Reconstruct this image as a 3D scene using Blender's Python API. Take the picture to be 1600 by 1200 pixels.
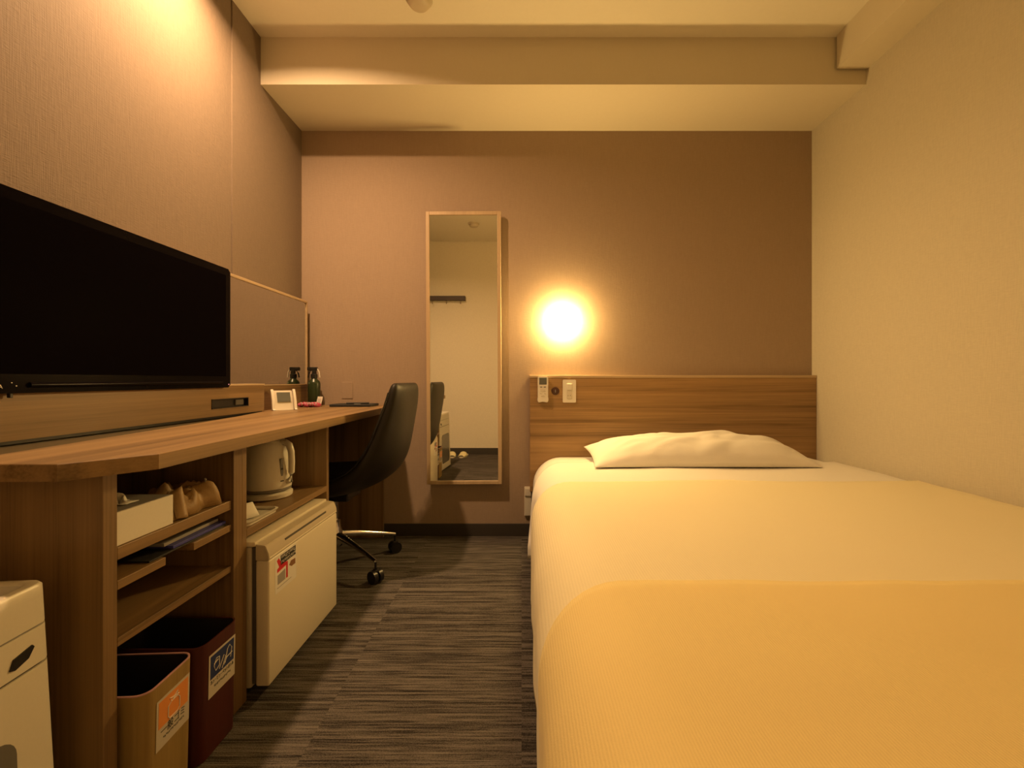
import bpy, bmesh, math, random
from mathutils import Vector, Matrix, noise
from math import sin, cos, pi, radians

for o in list(bpy.data.objects):
    bpy.data.objects.remove(o)
SC = bpy.context.scene
COL = SC.collection
random.seed(4)

# ------------------------------------------------------------------ room measures (metres)
H = 0.856                     # camera height
XL, XR = -1.2105, 1.591       # left / right wall
YB, YR = 2.456, -0.305        # back / rear wall
ZC = 2.4375                   # ceiling

# ------------------------------------------------------------------ camera
cam_d = bpy.data.cameras.new('camera')
cam = bpy.data.objects.new('camera', cam_d)
COL.objects.link(cam)
cam.location = (0, 0, H)
cam.rotation_euler = (pi / 2, 0, 0)
cam_d.sensor_width = 36
cam_d.lens = 700 / 1600 * 36
cam_d.shift_x = -15 / 1600
cam_d.shift_y = -7 / 1600
cam_d.clip_start = 0.01
SC.camera = cam

# ------------------------------------------------------------------ world, exposure
w = bpy.data.worlds.new('world')
SC.world = w
w.use_nodes = True
w.node_tree.nodes['Background'].inputs[0].default_value = (0.01, 0.007, 0.004, 1)
w.node_tree.nodes['Background'].inputs[1].default_value = 0.2
SC.view_settings.view_transform = 'Standard'
SC.view_settings.look = 'None'
SC.view_settings.gamma = 1
SC.view_settings.use_curve_mapping = False
SC.view_settings.exposure = 0.38

# ------------------------------------------------------------------ lights of the room
def disk_light(name, loc, size, power, color, spread):
    d = bpy.data.lights.new(name, 'AREA')
    d.shape = 'DISK'
    d.size = size
    d.energy = power
    d.color = color
    d.spread = radians(spread)
    o = bpy.data.objects.new(name, d)
    COL.objects.link(o)
    o.location = loc
    return o
WARM = (1.0, 0.60, 0.30)
DOWNLIGHTS = [(-0.94, 1.495, 25)]
for i, (lx, ly, p) in enumerate(DOWNLIGHTS):
    disk_light('downlight_lamp', (lx, ly, ZC - 0.012), 0.075, p, WARM, 156)
GLOBE = (0.225, 2.441, 1.1755)
# ------------------------------------------------------------------ materials
def newmat(name):
    m = bpy.data.materials.new(name)
    m.use_nodes = True
    nt = m.node_tree
    return m, nt, nt.nodes['Principled BSDF']

def N(nt, t, **kw):
    n = nt.nodes.new(t)
    for k, v in kw.items():
        setattr(n, k, v)
    return n

def plain(name, col, rough=0.5, metal=0.0, bump=0.0, bscale=200, spec=0.5, coat=0, var=0.0):
    m, nt, b = newmat(name)
    b.inputs['Base Color'].default_value = (*col, 1)
    b.inputs['Roughness'].default_value = rough
    b.inputs['Metallic'].default_value = metal
    b.inputs['Specular IOR Level'].default_value = spec
    b.inputs['Coat Weight'].default_value = coat
    tc = N(nt, 'ShaderNodeTexCoord')
    nz = N(nt, 'ShaderNodeTexNoise')
    nz.inputs['Scale'].default_value = bscale
    nz.inputs['Detail'].default_value = 3
    nt.links.new(tc.outputs['Object'], nz.inputs['Vector'])
    if bump:
        bp = N(nt, 'ShaderNodeBump')
        bp.inputs['Strength'].default_value = bump
        bp.inputs['Distance'].default_value = 0.002
        nt.links.new(nz.outputs['Fac'], bp.inputs['Height'])
        nt.links.new(bp.outputs[0], b.inputs['Normal'])
    v = var or 0.03
    mx = N(nt, 'ShaderNodeMix', data_type='RGBA')
    mx.inputs[6].default_value = (*[c * (1 - v) for c in col], 1)
    mx.inputs[7].default_value = (*[min(1, c * (1 + v)) for c in col], 1)
    nt.links.new(nz.outputs['Fac'], mx.inputs[0])
    nt.links.new(mx.outputs[2], b.inputs['Base Color'])
    return m

def wood(name, axis, dark, light, fine=1.0, rough=0.42):
    """laminate with straight grain along the given object axis"""
    m, nt, b = newmat(name)
    tc = N(nt, 'ShaderNodeTexCoord')
    mp = N(nt, 'ShaderNodeMapping')
    # grain runs along `axis`; bands vary over the other two directions
    sc = {'X': (0.35, 17, 17), 'Y': (17, 0.35, 17), 'Z': (17, 17, 0.35)}[axis]
    mp.inputs['Scale'].default_value = [s * fine for s in sc]
    n1 = N(nt, 'ShaderNodeTexNoise')
    n1.inputs['Scale'].default_value = 1.0
    n1.inputs['Detail'].default_value = 5
    n1.inputs['Roughness'].default_value = 0.65
    n1.inputs['Distortion'].default_value = 0.25
    mp2 = N(nt, 'ShaderNodeMapping')
    sc2 = {'X': (3, 240, 240), 'Y': (240, 3, 240), 'Z': (240, 240, 3)}[axis]
    mp2.inputs['Scale'].default_value = sc2
    n2 = N(nt, 'ShaderNodeTexNoise')
    n2.inputs['Scale'].default_value = 1.0
    n2.inputs['Detail'].default_value = 2
    nt.links.new(tc.outputs['Object'], mp.inputs[0])
    nt.links.new(tc.outputs['Object'], mp2.inputs[0])
    nt.links.new(mp.outputs[0], n1.inputs['Vector'])
    nt.links.new(mp2.outputs[0], n2.inputs['Vector'])
    mth = N(nt, 'ShaderNodeMath', operation='MULTIPLY_ADD')
    mth.inputs[1].default_value = 0.28
    nt.links.new(n2.outputs['Fac'], mth.inputs[0])
    nt.links.new(n1.outputs['Fac'], mth.inputs[2])
    cr = N(nt, 'ShaderNodeValToRGB')
    cr.color_ramp.elements[0].position = 0.42
    cr.color_ramp.elements[0].color = (*dark, 1)
    cr.color_ramp.elements[1].position = 0.84
    cr.color_ramp.elements[1].color = (*light, 1)
    e = cr.color_ramp.elements.new(0.6)
    e.color = (*[(a * 0.45 + c * 0.55) for a, c in zip(dark, light)], 1)
    nt.links.new(mth.outputs[0], cr.inputs[0])
    nt.links.new(cr.outputs[0], b.inputs['Base Color'])
    b.inputs['Roughness'].default_value = rough
    bp = N(nt, 'ShaderNodeBump')
    bp.inputs['Strength'].default_value = 0.12
    bp.inputs['Distance'].default_value = 0.001
    nt.links.new(n2.outputs['Fac'], bp.inputs['Height'])
    nt.links.new(bp.outputs[0], b.inputs['Normal'])
    return m

def wallpaper(name, col, bump=0.35, var=0.07, scale=1.0):
    """woven vinyl wallpaper"""
    m, nt, b = newmat(name)
    tc = N(nt, 'ShaderNodeTexCoord')
    outs = []
    for sc in ((420, 420, 26), (60, 60, 520)):
        mp = N(nt, 'ShaderNodeMapping')
        mp.inputs['Scale'].default_value = [s * scale for s in sc]
        nz = N(nt, 'ShaderNodeTexNoise')
        nz.inputs['Scale'].default_value = 1
        nz.inputs['Detail'].default_value = 2
        nt.links.new(tc.outputs['Object'], mp.inputs[0])
        nt.links.new(mp.outputs[0], nz.inputs['Vector'])
        outs.append(nz.outputs['Fac'])
    ad = N(nt, 'ShaderNodeMath', operation='ADD')
    nt.links.new(outs[0], ad.inputs[0])
    nt.links.new(outs[1], ad.inputs[1])
    mr = N(nt, 'ShaderNodeMapRange')
    mr.inputs[1].default_value = 0.6
    mr.inputs[2].default_value = 1.4
    nt.links.new(ad.outputs[0], mr.inputs[0])
    mx = N(nt, 'ShaderNodeMix', data_type='RGBA')
    mx.inputs[6].default_value = (*[c * (1 - var) for c in col], 1)
    mx.inputs[7].default_value = (*[c * (1 + var) for c in col], 1)
    nt.links.new(mr.outputs[0], mx.inputs[0])
    nt.links.new(mx.outputs[2], b.inputs['Base Color'])
    b.inputs['Roughness'].default_value = 0.75
    b.inputs['Specular IOR Level'].default_value = 0.25
    bp = N(nt, 'ShaderNodeBump')
    bp.inputs['Strength'].default_value = bump
    bp.inputs['Distance'].default_value = 0.0012
    nt.links.new(ad.outputs[0], bp.inputs['Height'])
    nt.links.new(bp.outputs[0], b.inputs['Normal'])
    return m

def carpet_mat():
    m, nt, b = newmat('striped_carpet')
    tc = N(nt, 'ShaderNodeTexCoord')
    # 50 cm tiles: offset the stripes from tile to tile
    snap = N(nt, 'ShaderNodeVectorMath', operation='SNAP')
    snap.inputs[1].default_value = (0.5, 0.5, 10)
    nt.links.new(tc.outputs['Object'], snap.inputs[0])
    wn = N(nt, 'ShaderNodeTexWhiteNoise', noise_dimensions='3D')
    nt.links.new(snap.outputs[0], wn.inputs['Vector'])
    vs = N(nt, 'ShaderNodeVectorMath', operation='SCALE')
    vs.inputs[3].default_value = 3.0
    nt.links.new(wn.outputs['Color'], vs.inputs[0])
    va = N(nt, 'ShaderNodeVectorMath', operation='ADD')
    nt.links.new(tc.outputs['Object'], va.inputs[0])
    nt.links.new(vs.outputs[0], va.inputs[1])
    def nz(sc, detail):
        mp = N(nt, 'ShaderNodeMapping')
        mp.inputs['Scale'].default_value = sc
        n = N(nt, 'ShaderNodeTexNoise')
        n.inputs['Scale'].default_value = 1
        n.inputs['Detail'].default_value = detail
        nt.links.new(va.outputs[0], mp.inputs[0])
        nt.links.new(mp.outputs[0], n.inputs['Vector'])
        return n.outputs['Fac']
    a = nz((2.4, 125, 1), 3)
    c = nz((11, 270, 1), 2)
    f = nz((330, 330, 330), 1)
    s1 = N(nt, 'ShaderNodeMath', operation='MULTIPLY_ADD')
    s1.inputs[1].default_value = 0.75
    nt.links.new(c, s1.inputs[0])
    nt.links.new(a, s1.inputs[2])
    s2 = N(nt, 'ShaderNodeMath', operation='MULTIPLY_ADD')
    s2.inputs[1].default_value = 0.5
    nt.links.new(f, s2.inputs[0])
    nt.links.new(s1.outputs[0], s2.inputs[2])
    cr = N(nt, 'ShaderNodeValToRGB')
    cr.color_ramp.elements[0].position = 0.0
    cr.color_ramp.elements[0].color = (0.024, 0.021, 0.019, 1)
    cr.color_ramp.elements[1].position = 1.0
    cr.color_ramp.elements[1].color = (0.15, 0.133, 0.116, 1)
    mr = N(nt, 'ShaderNodeMapRange')
    mr.inputs[1].default_value = 0.92
    mr.inputs[2].default_value = 1.36
    nt.links.new(s2.outputs[0], mr.inputs[0])
    nt.links.new(mr.outputs[0], cr.inputs[0])
    nt.links.new(cr.outputs[0], b.inputs['Base Color'])
    b.inputs['Roughness'].default_value = 0.95
    b.inputs['Specular IOR Level'].default_value = 0.1
    bp = N(nt, 'ShaderNodeBump')
    bp.inputs['Strength'].default_value = 0.8
    bp.inputs['Distance'].default_value = 0.004
    nt.links.new(s2.outputs[0], bp.inputs['Height'])
    nt.links.new(bp.outputs[0], b.inputs['Normal'])
    return m

def cloth_mat(name, col, ribs=0.0, ribscale=300, rough=0.85):
    m, nt, b = newmat(name)
    b.inputs['Roughness'].default_value = rough
    b.inputs['Specular IOR Level'].default_value = 0.15
    b.inputs['Sheen Weight'].default_value = 0.15
    tc = N(nt, 'ShaderNodeTexCoord')
    wv = N(nt, 'ShaderNodeTexWave', bands_direction='X')
    wv.inputs['Scale'].default_value = ribscale
    wv.inputs['Distortion'].default_value = 1.0
    wv.inputs['Detail'].default_value = 1
    nz = N(nt, 'ShaderNodeTexNoise')
    nz.inputs['Scale'].default_value = 500
    nt.links.new(tc.outputs['Object'], wv.inputs['Vector'])
    nt.links.new(tc.outputs['Object'], nz.inputs['Vector'])
    ad = N(nt, 'ShaderNodeMath', operation='MULTIPLY_ADD')
    ad.inputs[1].default_value = ribs
    nt.links.new(wv.outputs['Fac'], ad.inputs[0])
    nt.links.new(nz.outputs['Fac'], ad.inputs[2])
    mx = N(nt, 'ShaderNodeMix', data_type='RGBA')
    mx.inputs[6].default_value = (*[c * 0.95 for c in col], 1)
    mx.inputs[7].default_value = (*[min(1, c * 1.04) for c in col], 1)
    nt.links.new(ad.outputs[0], mx.inputs[0])
    nt.links.new(mx.outputs[2], b.inputs['Base Color'])
    bp = N(nt, 'ShaderNodeBump')
    bp.inputs['Strength'].default_value = 0.25
    bp.inputs['Distance'].default_value = 0.0015
    nt.links.new(ad.outputs[0], bp.inputs['Height'])
    nt.links.new(bp.outputs[0], b.inputs['Normal'])
    return m

def low_ior(m, v):
    m.node_tree.nodes['Principled BSDF'].inputs['IOR'].default_value = v
    return m

def emit_mat(name, col, strength):
    m, nt, b = newmat(name)
    b.inputs['Base Color'].default_value = (0.9, 0.9, 0.9, 1)
    b.inputs['Emission Color'].default_value = (*col, 1)
    b.inputs['Emission Strength'].default_value = strength
    return m

M = {}
M['wall_accent'] = wallpaper('accent_wallpaper', (0.365, 0.275, 0.20))
M['wall_left'] = wallpaper('linen_wallpaper', (0.205, 0.155, 0.112), bump=0.6, var=0.10, scale=0.8)
M['wall_cream'] = wallpaper('cream_wallpaper', (0.58, 0.53, 0.42))
M['wall_pale'] = wallpaper('pale_wallpaper', (0.76, 0.70, 0.56))
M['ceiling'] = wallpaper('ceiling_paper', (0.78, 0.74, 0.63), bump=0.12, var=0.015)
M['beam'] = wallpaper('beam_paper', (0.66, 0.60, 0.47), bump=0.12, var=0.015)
M['baseboard'] = plain('dark_baseboard', (0.045, 0.038, 0.033), 0.5)
M['carpet'] = carpet_mat()
WD, WL = (0.12, 0.070, 0.028), (0.32, 0.200, 0.088)
for a in 'XYZ':
    M['wood' + a] = wood('oak_laminate_' + a.lower(), a, WD, WL)
M['woodHead'] = wood('zebra_laminate', 'X', (0.13, 0.070, 0.025), (0.44, 0.27, 0.115), fine=0.9, rough=0.4)
M['woodFrame'] = wood('pale_frame_wood', 'Z', (0.40, 0.29, 0.17), (0.56, 0.42, 0.26))
M['woodFrameX'] = wood('pale_frame_wood_flat', 'X', (0.40, 0.29, 0.17), (0.56, 0.42, 0.26))
M['woodFrameY'] = wood('pale_frame_wood_long', 'Y', (0.40, 0.29, 0.17), (0.56, 0.42, 0.26))
M['binwood'] = wood('bin_light_wood', 'Z', (0.22, 0.14, 0.04), (0.38, 0.26, 0.09))
M['binred'] = wood('bin_mahogany', 'Z', (0.04, 0.007, 0.004), (0.085, 0.016, 0.010))
M['dark'] = plain('black_plastic', (0.012, 0.011, 0.011), 0.35)
M['dark_in'] = plain('dark_bin_inside', (0.02, 0.016, 0.014), 0.6)
M['gloss'] = plain('glossy_black', (0.004, 0.003, 0.004), 0.2, spec=0.2)
M['screen'] = plain('dark_screen', (0.004, 0.003, 0.004), 0.3, spec=0.03)
low_ior(M['screen'], 1.04)
low_ior(M['gloss'], 1.25)
M['leather'] = plain('dark_leather', (0.014, 0.011, 0.007), 0.5, bump=0.25, bscale=260, spec=0.3)
M['chrome'] = plain('chrome', (0.75, 0.73, 0.70), 0.16, metal=1.0)
M['mirror'] = plain('mirror_glass', (0.97, 0.97, 0.95), 0.01, metal=1.0)
M['mirror2'] = plain('smoky_mirror_glass', (0.60, 0.61, 0.58), 0.03, metal=1.0)
M['white'] = plain('white_plastic', (0.72, 0.68, 0.58), 0.35)
M['white2'] = plain('offwhite_plastic', (0.62, 0.57, 0.46), 0.4)
M['fridge'] = plain('fridge_enamel', (0.76, 0.69, 0.54), 0.33)
M['fridge2'] = plain('fridge_trim', (0.56, 0.49, 0.37), 0.35)
M['rubber'] = plain('grey_rubber', (0.10, 0.09, 0.08), 0.7)
M['sheet'] = cloth_mat('white_sheet', (0.80, 0.77, 0.70), 0.0)
M['blanket'] = cloth_mat('pale_yellow_blanket', (0.80, 0.72, 0.47), 0.6, 55)
M['throw'] = cloth_mat('yellow_blanket', (0.80, 0.65, 0.29), 0.7, 85)
M['rearwood'] = wood('dark_rear_laminate', 'Y', (0.028, 0.019, 0.006), (0.06, 0.042, 0.014))
M['bedbase'] = plain('bed_base_fabric', (0.06, 0.045, 0.035), 0.8)
M['bottle'] = plain('green_bottle', (0.022, 0.036, 0.012), 0.3)
M['pink'] = plain('pink_wrapper', (0.42, 0.06, 0.12), 0.4)
M['pinklight'] = plain('pale_pink_wrapper', (0.62, 0.36, 0.40), 0.4)
M['paper'] = plain('white_paper', (0.78, 0.75, 0.68), 0.7)
M['labelpaper'] = plain('label_paper', (0.55, 0.50, 0.42), 0.6)
M['greypaper'] = plain('grey_paper', (0.32, 0.30, 0.28), 0.7)
M['blue'] = plain('blue_folder', (0.06, 0.06, 0.32), 0.35)
M['orange'] = plain('orange_print', (0.80, 0.30, 0.07), 0.5)
M['navy'] = plain('navy_print', (0.02, 0.035, 0.13), 0.5)
M['ink'] = plain('black_ink', (0.02, 0.02, 0.02), 0.6)
M['red'] = plain('red_print', (0.60, 0.02, 0.03), 0.5)
M['brownprint'] = plain('brown_print', (0.25, 0.12, 0.05), 0.5)
M['tan'] = plain('tan_cloth', (0.33, 0.205, 0.08), 0.55, bump=0.3, bscale=120, var=0.12)
M['lcd'] = plain('grey_lcd', (0.12, 0.125, 0.105), 0.25)
M['steel'] = plain('grey_plastic', (0.22, 0.21, 0.19), 0.4)
M['glasswin'] = plain('grey_window', (0.16, 0.155, 0.14), 0.15)
M['tissuegrey'] = plain('box_top_grey', (0.30, 0.28, 0.25), 0.6)
M['brownhole'] = plain('brown_socket', (0.055, 0.02, 0.012), 0.4)
M['globe'] = emit_mat('glowing_globe', (1.0, 0.64, 0.22), 190.0)
M['lampface'] = emit_mat('downlight_glow', (1.0, 0.8, 0.5), 4.0)
M['led'] = emit_mat('pink_led', (1.0, 0.2, 0.4), 0.6)
M['dome'] = plain('detector_plastic', (0.55, 0.48, 0.36), 0.5)
M['slipper'] = plain('pale_yellow_slipper', (0.78, 0.72, 0.42), 0.8)
M['rackwood'] = plain('dark_rack_wood', (0.05, 0.032, 0.022), 0.5)

# ------------------------------------------------------------------ mesh helpers
MW = {}     # world matrix of every object we make

def box(bm, x0, x1, y0, y1, z0, z1, bev=0.0, seg=2, rot=None):
    vs = [bm.verts.new((x, y, z)) for x in (x0, x1) for y in (y0, y1) for z in (z0, z1)]
    f = [(0, 1, 3, 2), (4, 6, 7, 5), (0, 4, 5, 1), (2, 3, 7, 6), (0, 2, 6, 4), (1, 5, 7, 3)]
    fs = [bm.faces.new([vs[i] for i in q]) for q in f]
    if rot:
        bmesh.ops.transform(bm, matrix=rot, verts=vs)
    if bev:
        es = list({e for fc in fs for e in fc.edges})
        bmesh.ops.bevel(bm, geom=es, offset=bev, segments=seg, affect='EDGES', profile=0.5)
    return vs

def B(*args, **kw):
    bm = bmesh.new()
    box(bm, *args, **kw)
    return bm

def prism(bm, pts, z0, z1, axis='Z'):
    """extrude a 2-D outline between z0 and z1 along the axis"""
    def P(a, b, c):
        return {'Z': (a, b, c), 'Y': (a, c, b), 'X': (c, a, b)}[axis]
    lo = [bm.verts.new(P(a, b, z0)) for a, b in pts]
    hi = [bm.verts.new(P(a, b, z1)) for a, b in pts]
    n = len(pts)
    bm.faces.new(lo)
    bm.faces.new(hi)
    for i in range(n):
        bm.faces.new([lo[i], lo[(i + 1) % n], hi[(i + 1) % n], hi[i]])

def rrect(cx, cy, w_, h_, r, n=5):
    pts = []
    for sx, sy, a0 in ((1, 1, 0), (-1, 1, 90), (-1, -1, 180), (1, -1, 270)):
        for i in range(n + 1):
            a = radians(a0 + 90 * i / n)
            pts.append((cx + sx * (w_ / 2 - r) + r * cos(a), cy + sy * (h_ / 2 - r) + r * sin(a)))
    return pts

def lathe(bm, prof, cx=0, cy=0, seg=32, axis='Z', cap=True):
    rings = []
    for r, z in prof:
        ring = []
        for i in range(seg):
            a = 2 * pi * i / seg
            if axis == 'Z':
                ring.append(bm.verts.new((cx + r * cos(a), cy + r * sin(a), z)))
            elif axis == 'Y':
                ring.append(bm.verts.new((cx + r * cos(a), z, cy + r * sin(a))))
            else:
                ring.append(bm.verts.new((z, cx + r * cos(a), cy + r * sin(a))))
        rings.append(ring)
    for a, b in zip(rings, rings[1:]):
        for i in range(seg):
            j = (i + 1) % seg
            bm.faces.new([a[i], a[j], b[j], b[i]])
    if cap:
        bm.faces.new(rings[0])
        bm.faces.new(rings[-1])

def tube(bm, pts, rad, seg=10, radii=None):
    pts = [Vector(p) for p in pts]
    rings = []
    for i, p in enumerate(pts):
        if i == 0:
            t = pts[1] - p
        elif i == len(pts) - 1:
            t = p - pts[-2]
        else:
            t = pts[i + 1] - pts[i - 1]
        t.normalize()
        up = Vector((0, 0, 1)) if abs(t.z) < 0.9 else Vector((1, 0, 0))
        a = t.cross(up).normalized()
        b = t.cross(a)
        r = radii[i] if radii else rad
        rings.append([bm.verts.new(p + a * r * cos(2 * pi * k / seg) + b * r * sin(2 * pi * k / seg)) for k in range(seg)])
    for a, b in zip(rings, rings[1:]):
        for i in range(seg):
            j = (i + 1) % seg
            bm.faces.new([a[i], a[j], b[j], b[i]])
    bm.faces.new(rings[0])
    bm.faces.new(rings[-1])

def grid(bm, fn, nu, nv, close=False):
    g = [[bm.verts.new(fn(i / nu, j / nv)) for j in range(nv + 1)] for i in range(nu + 1)]
    for i in range(nu):
        for j in range(nv):
            bm.faces.new([g[i][j], g[i + 1][j], g[i + 1][j + 1], g[i][j + 1]])
    return g

def finish(name, bm, mat, parent=None, smooth=None, world=True, mods=()):
    """link the shape as ONE mesh object; coordinates come in world space unless world=False"""
    bmesh.ops.recalc_face_normals(bm, faces=bm.faces[:])
    if parent is not None and world:
        bmesh.ops.transform(bm, matrix=MW[parent.name].inverted(), verts=bm.verts[:])
    me = bpy.data.meshes.new(name)
    bm.to_mesh(me)
    bm.free()
    if smooth is not None:
        me.polygons.foreach_set('use_smooth', [True] * len(me.polygons))
        if smooth < 180:
            try:
                me.set_sharp_from_angle(angle=radians(smooth))
            except Exception:
                pass
    me.materials.append(M[mat] if isinstance(mat, str) else mat)
    o = bpy.data.objects.new(name, me)
    COL.objects.link(o)
    if parent is not None:
        o.parent = parent
        MW[o.name] = MW[parent.name].copy()
    else:
        MW[o.name] = Matrix.Identity(4)
    for t, kw in mods:
        md = o.modifiers.new(t.lower(), t)
        for k, v in kw.items():
            setattr(md, k, v)
    return o

def tag(o, label, cat, group=None):
    o['label'] = label
    o['category'] = cat
    if group:
        o['group'] = group
    return o

def thing(name, label, cat, loc=(0, 0, 0), rotz=0.0, group=None):
    o = bpy.data.objects.new(name, None)
    o.empty_display_size = 0.05
    COL.objects.link(o)
    o.location = loc
    o.rotation_euler = (0, 0, rotz)
    MW[o.name] = Matrix.Translation(loc) @ Matrix.Rotation(rotz, 4, 'Z')
    return tag(o, label, cat, group)

def single(name, bm, mat, label, cat, origin, **kw):
    """a thing that is one mesh, with its origin at its base"""
    bmesh.ops.transform(bm, matrix=Matrix.Translation(-Vector(origin)), verts=bm.verts[:])
    group = kw.pop('group', None)
    o = finish(name, bm, mat, **kw)
    o.location = origin
    MW[o.name] = Matrix.Translation(origin)
    return tag(o, label, cat, group)

def struct(name, bm, mat, parent=None, **kw):
    o = finish(name, bm, mat, parent, **kw)
    if parent is None:
        o['kind'] = 'structure'
    return o

def text_part(name, body, size, mat, parent, origin, ux, uy, n, align='CENTER', squash=1.0):
    """flat lettering standing 0.4 mm proud; ux / uy are the writing directions in world space"""
    c = bpy.data.curves.new(name, 'FONT')
    c.body = body
    c.size = size
    c.align_x = align
    c.align_y = 'CENTER'
    c.extrude = 0.0002
    t = bpy.data.objects.new(name + '_tmp', c)
    COL.objects.link(t)
    bpy.context.view_layer.update()
    me = bpy.data.meshes.new_from_object(t.evaluated_get(bpy.context.evaluated_depsgraph_get()))
    bpy.data.objects.remove(t)
    ux, uy, n = Vector(ux), Vector(uy), Vector(n)
    o3 = Vector(origin)
    bm = bmesh.new()
    bm.from_mesh(me)
    for v in bm.verts:
        x, y, z = v.co
        v.co = o3 + ux * x * squash + uy * y + n * z
    return finish(name, bm, mat, parent)

def strokes(bm, y0, y1, zc, hgt, x0, x1, seed, rot=None):
    """a line of small illegible print: short bars of uneven size"""
    rnd = random.Random(seed)
    y = y0
    while y < y1:
        w_ = hgt * rnd.uniform(0.35, 0.9)
        k = rnd.choice((0, 1, 2))
        if k == 0:
            box(bm, x0, x1, y, y + w_, zc - hgt / 2, zc - hgt / 2 + hgt * 0.22)
            box(bm, x0, x1, y + w_ * 0.4, y + w_ * 0.6, zc - hgt / 2, zc + hgt / 2)
        elif k == 1:
            box(bm, x0, x1, y, y + w_ * 0.25, zc - hgt / 2, zc + hgt / 2)
            box(bm, x0, x1, y, y + w_, zc + hgt * 0.25, zc + hgt * 0.45)
        else:
            box(bm, x0, x1, y, y + w_, zc - hgt * 0.1, zc + hgt * 0.1)
            box(bm, x0, x1, y, y + w_, zc + hgt * 0.3, zc + hgt / 2)
        y += w_ + hgt * 0.25

# ------------------------------------------------------------------ the setting
T = 0.10
struct('floor', B(XL - T, XR + T, YR - T, YB + T, -0.1, 0), 'carpet')
struct('ceiling', B(XL - T, XR + T, YR - T, YB + T, ZC, ZC + 0.1), 'ceiling')
struct('wall_left', B(XL - T, XL, YR - T, YB + T, 0, ZC), 'wall_left')
struct('wall_right', B(XR, XR + T, YR - T, YB + T, 0, ZC), 'wall_cream')
struct('wall_back', B(XL, XR, YB, YB + T, 0, ZC), 'wall_accent')
struct('wall_rear', B(XL, XR, YR - T, YR, 0, ZC), 'wall_pale')
ZB, YF = 2.219, 2.07
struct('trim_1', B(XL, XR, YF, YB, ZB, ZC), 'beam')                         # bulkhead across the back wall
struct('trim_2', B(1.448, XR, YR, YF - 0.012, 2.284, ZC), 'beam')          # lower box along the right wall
struct('trim_3', B(XL, XL + 0.005, 1.8675, YB, 0, ZC), 'wall_left')        # thicker wall panel, its edge shows as a line
struct('baseboard_back', B(XL, XR, YB - 0.008, YB, 0, 0.068, bev=0.002), 'baseboard')
struct('baseboard_right', B(XR - 0.008, XR, YR, YB, 0, 0.068, bev=0.002), 'baseboard')
struct('baseboard_left', B(XL, XL + 0.012, YR, YB, 0, 0.068, bev=0.002), 'baseboard')
struct('baseboard_rear', B(XL, XR, YR, YR + 0.008, 0, 0.072, bev=0.002), 'baseboard')

# ------------------------------------------------------------------ ceiling fittings
for (lx, ly, p), lab in zip(DOWNLIGHTS, ('round recessed ceiling downlight above the desk near the left wall',)):
    t = thing('ceiling_downlight', lab, 'light', (lx, ly, ZC))
    bm = bmesh.new()
    lathe(bm, [(0.050, ZC), (0.062, ZC), (0.062, ZC - 0.006), (0.050, ZC - 0.010), (0.046, ZC - 0.004)], lx, ly, 40, cap=False)
    finish('trim_ring', bm, 'white', t, smooth=40)
    bm = bmesh.new()
    lathe(bm, [(0.049, ZC), (0.049, ZC - 0.002), (0.001, ZC - 0.002)], lx, ly, 32)
    finish('lamp_face', bm, 'lampface', t)
for dx, dy, lab in ((-0.425, 1.855, 'small round tan detector on the ceiling in front of the bulkhead'),
                    (-0.485, 0.29, 'small round detector on the ceiling seen reflected in the tall mirror')):
    t = thing('smoke_detector', lab, 'detector', (dx, dy, ZC))
    bm = bmesh.new()
    lathe(bm, [(0.056, ZC), (0.056, ZC - 0.008), (0.050, ZC - 0.013)], dx, dy, 40)
    finish('base_plate', bm, 'dome', t, smooth=40)
    bm = bmesh.new()
    lathe(bm, [(0.046, ZC - 0.012), (0.045, ZC - 0.024), (0.038, ZC - 0.033), (0.022, ZC - 0.037), (0.002, ZC - 0.038)], dx, dy, 40)
    finish('sensor_dome', bm, 'dome', t, smooth=50)

# ------------------------------------------------------------------ globe wall lamp
gx, gy, gz = GLOBE
t = thing('wall_lamp', 'glowing round white globe lamp on the brown wall above the headboard', 'lamp', (gx, YB, gz))
bm = bmesh.new()
bmesh.ops.create_uvsphere(bm, u_segments=40, v_segments=24, radius=0.073, matrix=Matrix.Translation((gx, gy, gz)) @ Matrix.Diagonal((1, 0.78, 1, 1)))
bmesh.ops.bisect_plane(bm, geom=bm.verts[:] + bm.edges[:] + bm.faces[:], plane_co=(0, YB - 0.006, 0), plane_no=(0, 1, 0), clear_outer=True)
bmesh.ops.holes_fill(bm, edges=[e for e in bm.edges if e.is_boundary])
g = finish('globe_shade', bm, 'globe', t, smooth=180)
bm = bmesh.new()
lathe(bm, [(0.066, YB), (0.066, YB - 0.004), (0.060, YB - 0.0055)], gx, gz, 32, axis='Y')
finish('wall_mount', bm, 'white', t, smooth=40)

# ------------------------------------------------------------------ tall wall mirror
mx0, mx1, mz0, mz1 = -0.510, -0.1065, 0.2915, 1.7615
my0, my1 = 2.41, 2.434
tilt = Matrix.Translation(((mx0 + mx1) / 2, 0, mz0)) @ Matrix.Rotation(radians(-0.25), 4, 'Y') @ Matrix.Translation((-(mx0 + mx1) / 2, 0, -mz0))
t = thing('wall_mirror', 'tall narrow wood-framed mirror hanging on the back wall beside the desk', 'mirror', ((mx0 + mx1) / 2, my1, mz0))
fw = 0.019
bm = bmesh.new()
box(bm, mx0, mx0 + fw, my0, my1, mz0, mz1, 0.002)
box(bm, mx1 - fw, mx1, my0, my1, mz0, mz1, 0.002)
box(bm, mx0 + fw, mx1 - fw, my0, my1, mz0, mz0 + fw, 0.002)
box(bm, mx0 + fw, mx1 - fw, my0, my1, mz1 - fw, mz1, 0.002)
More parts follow.
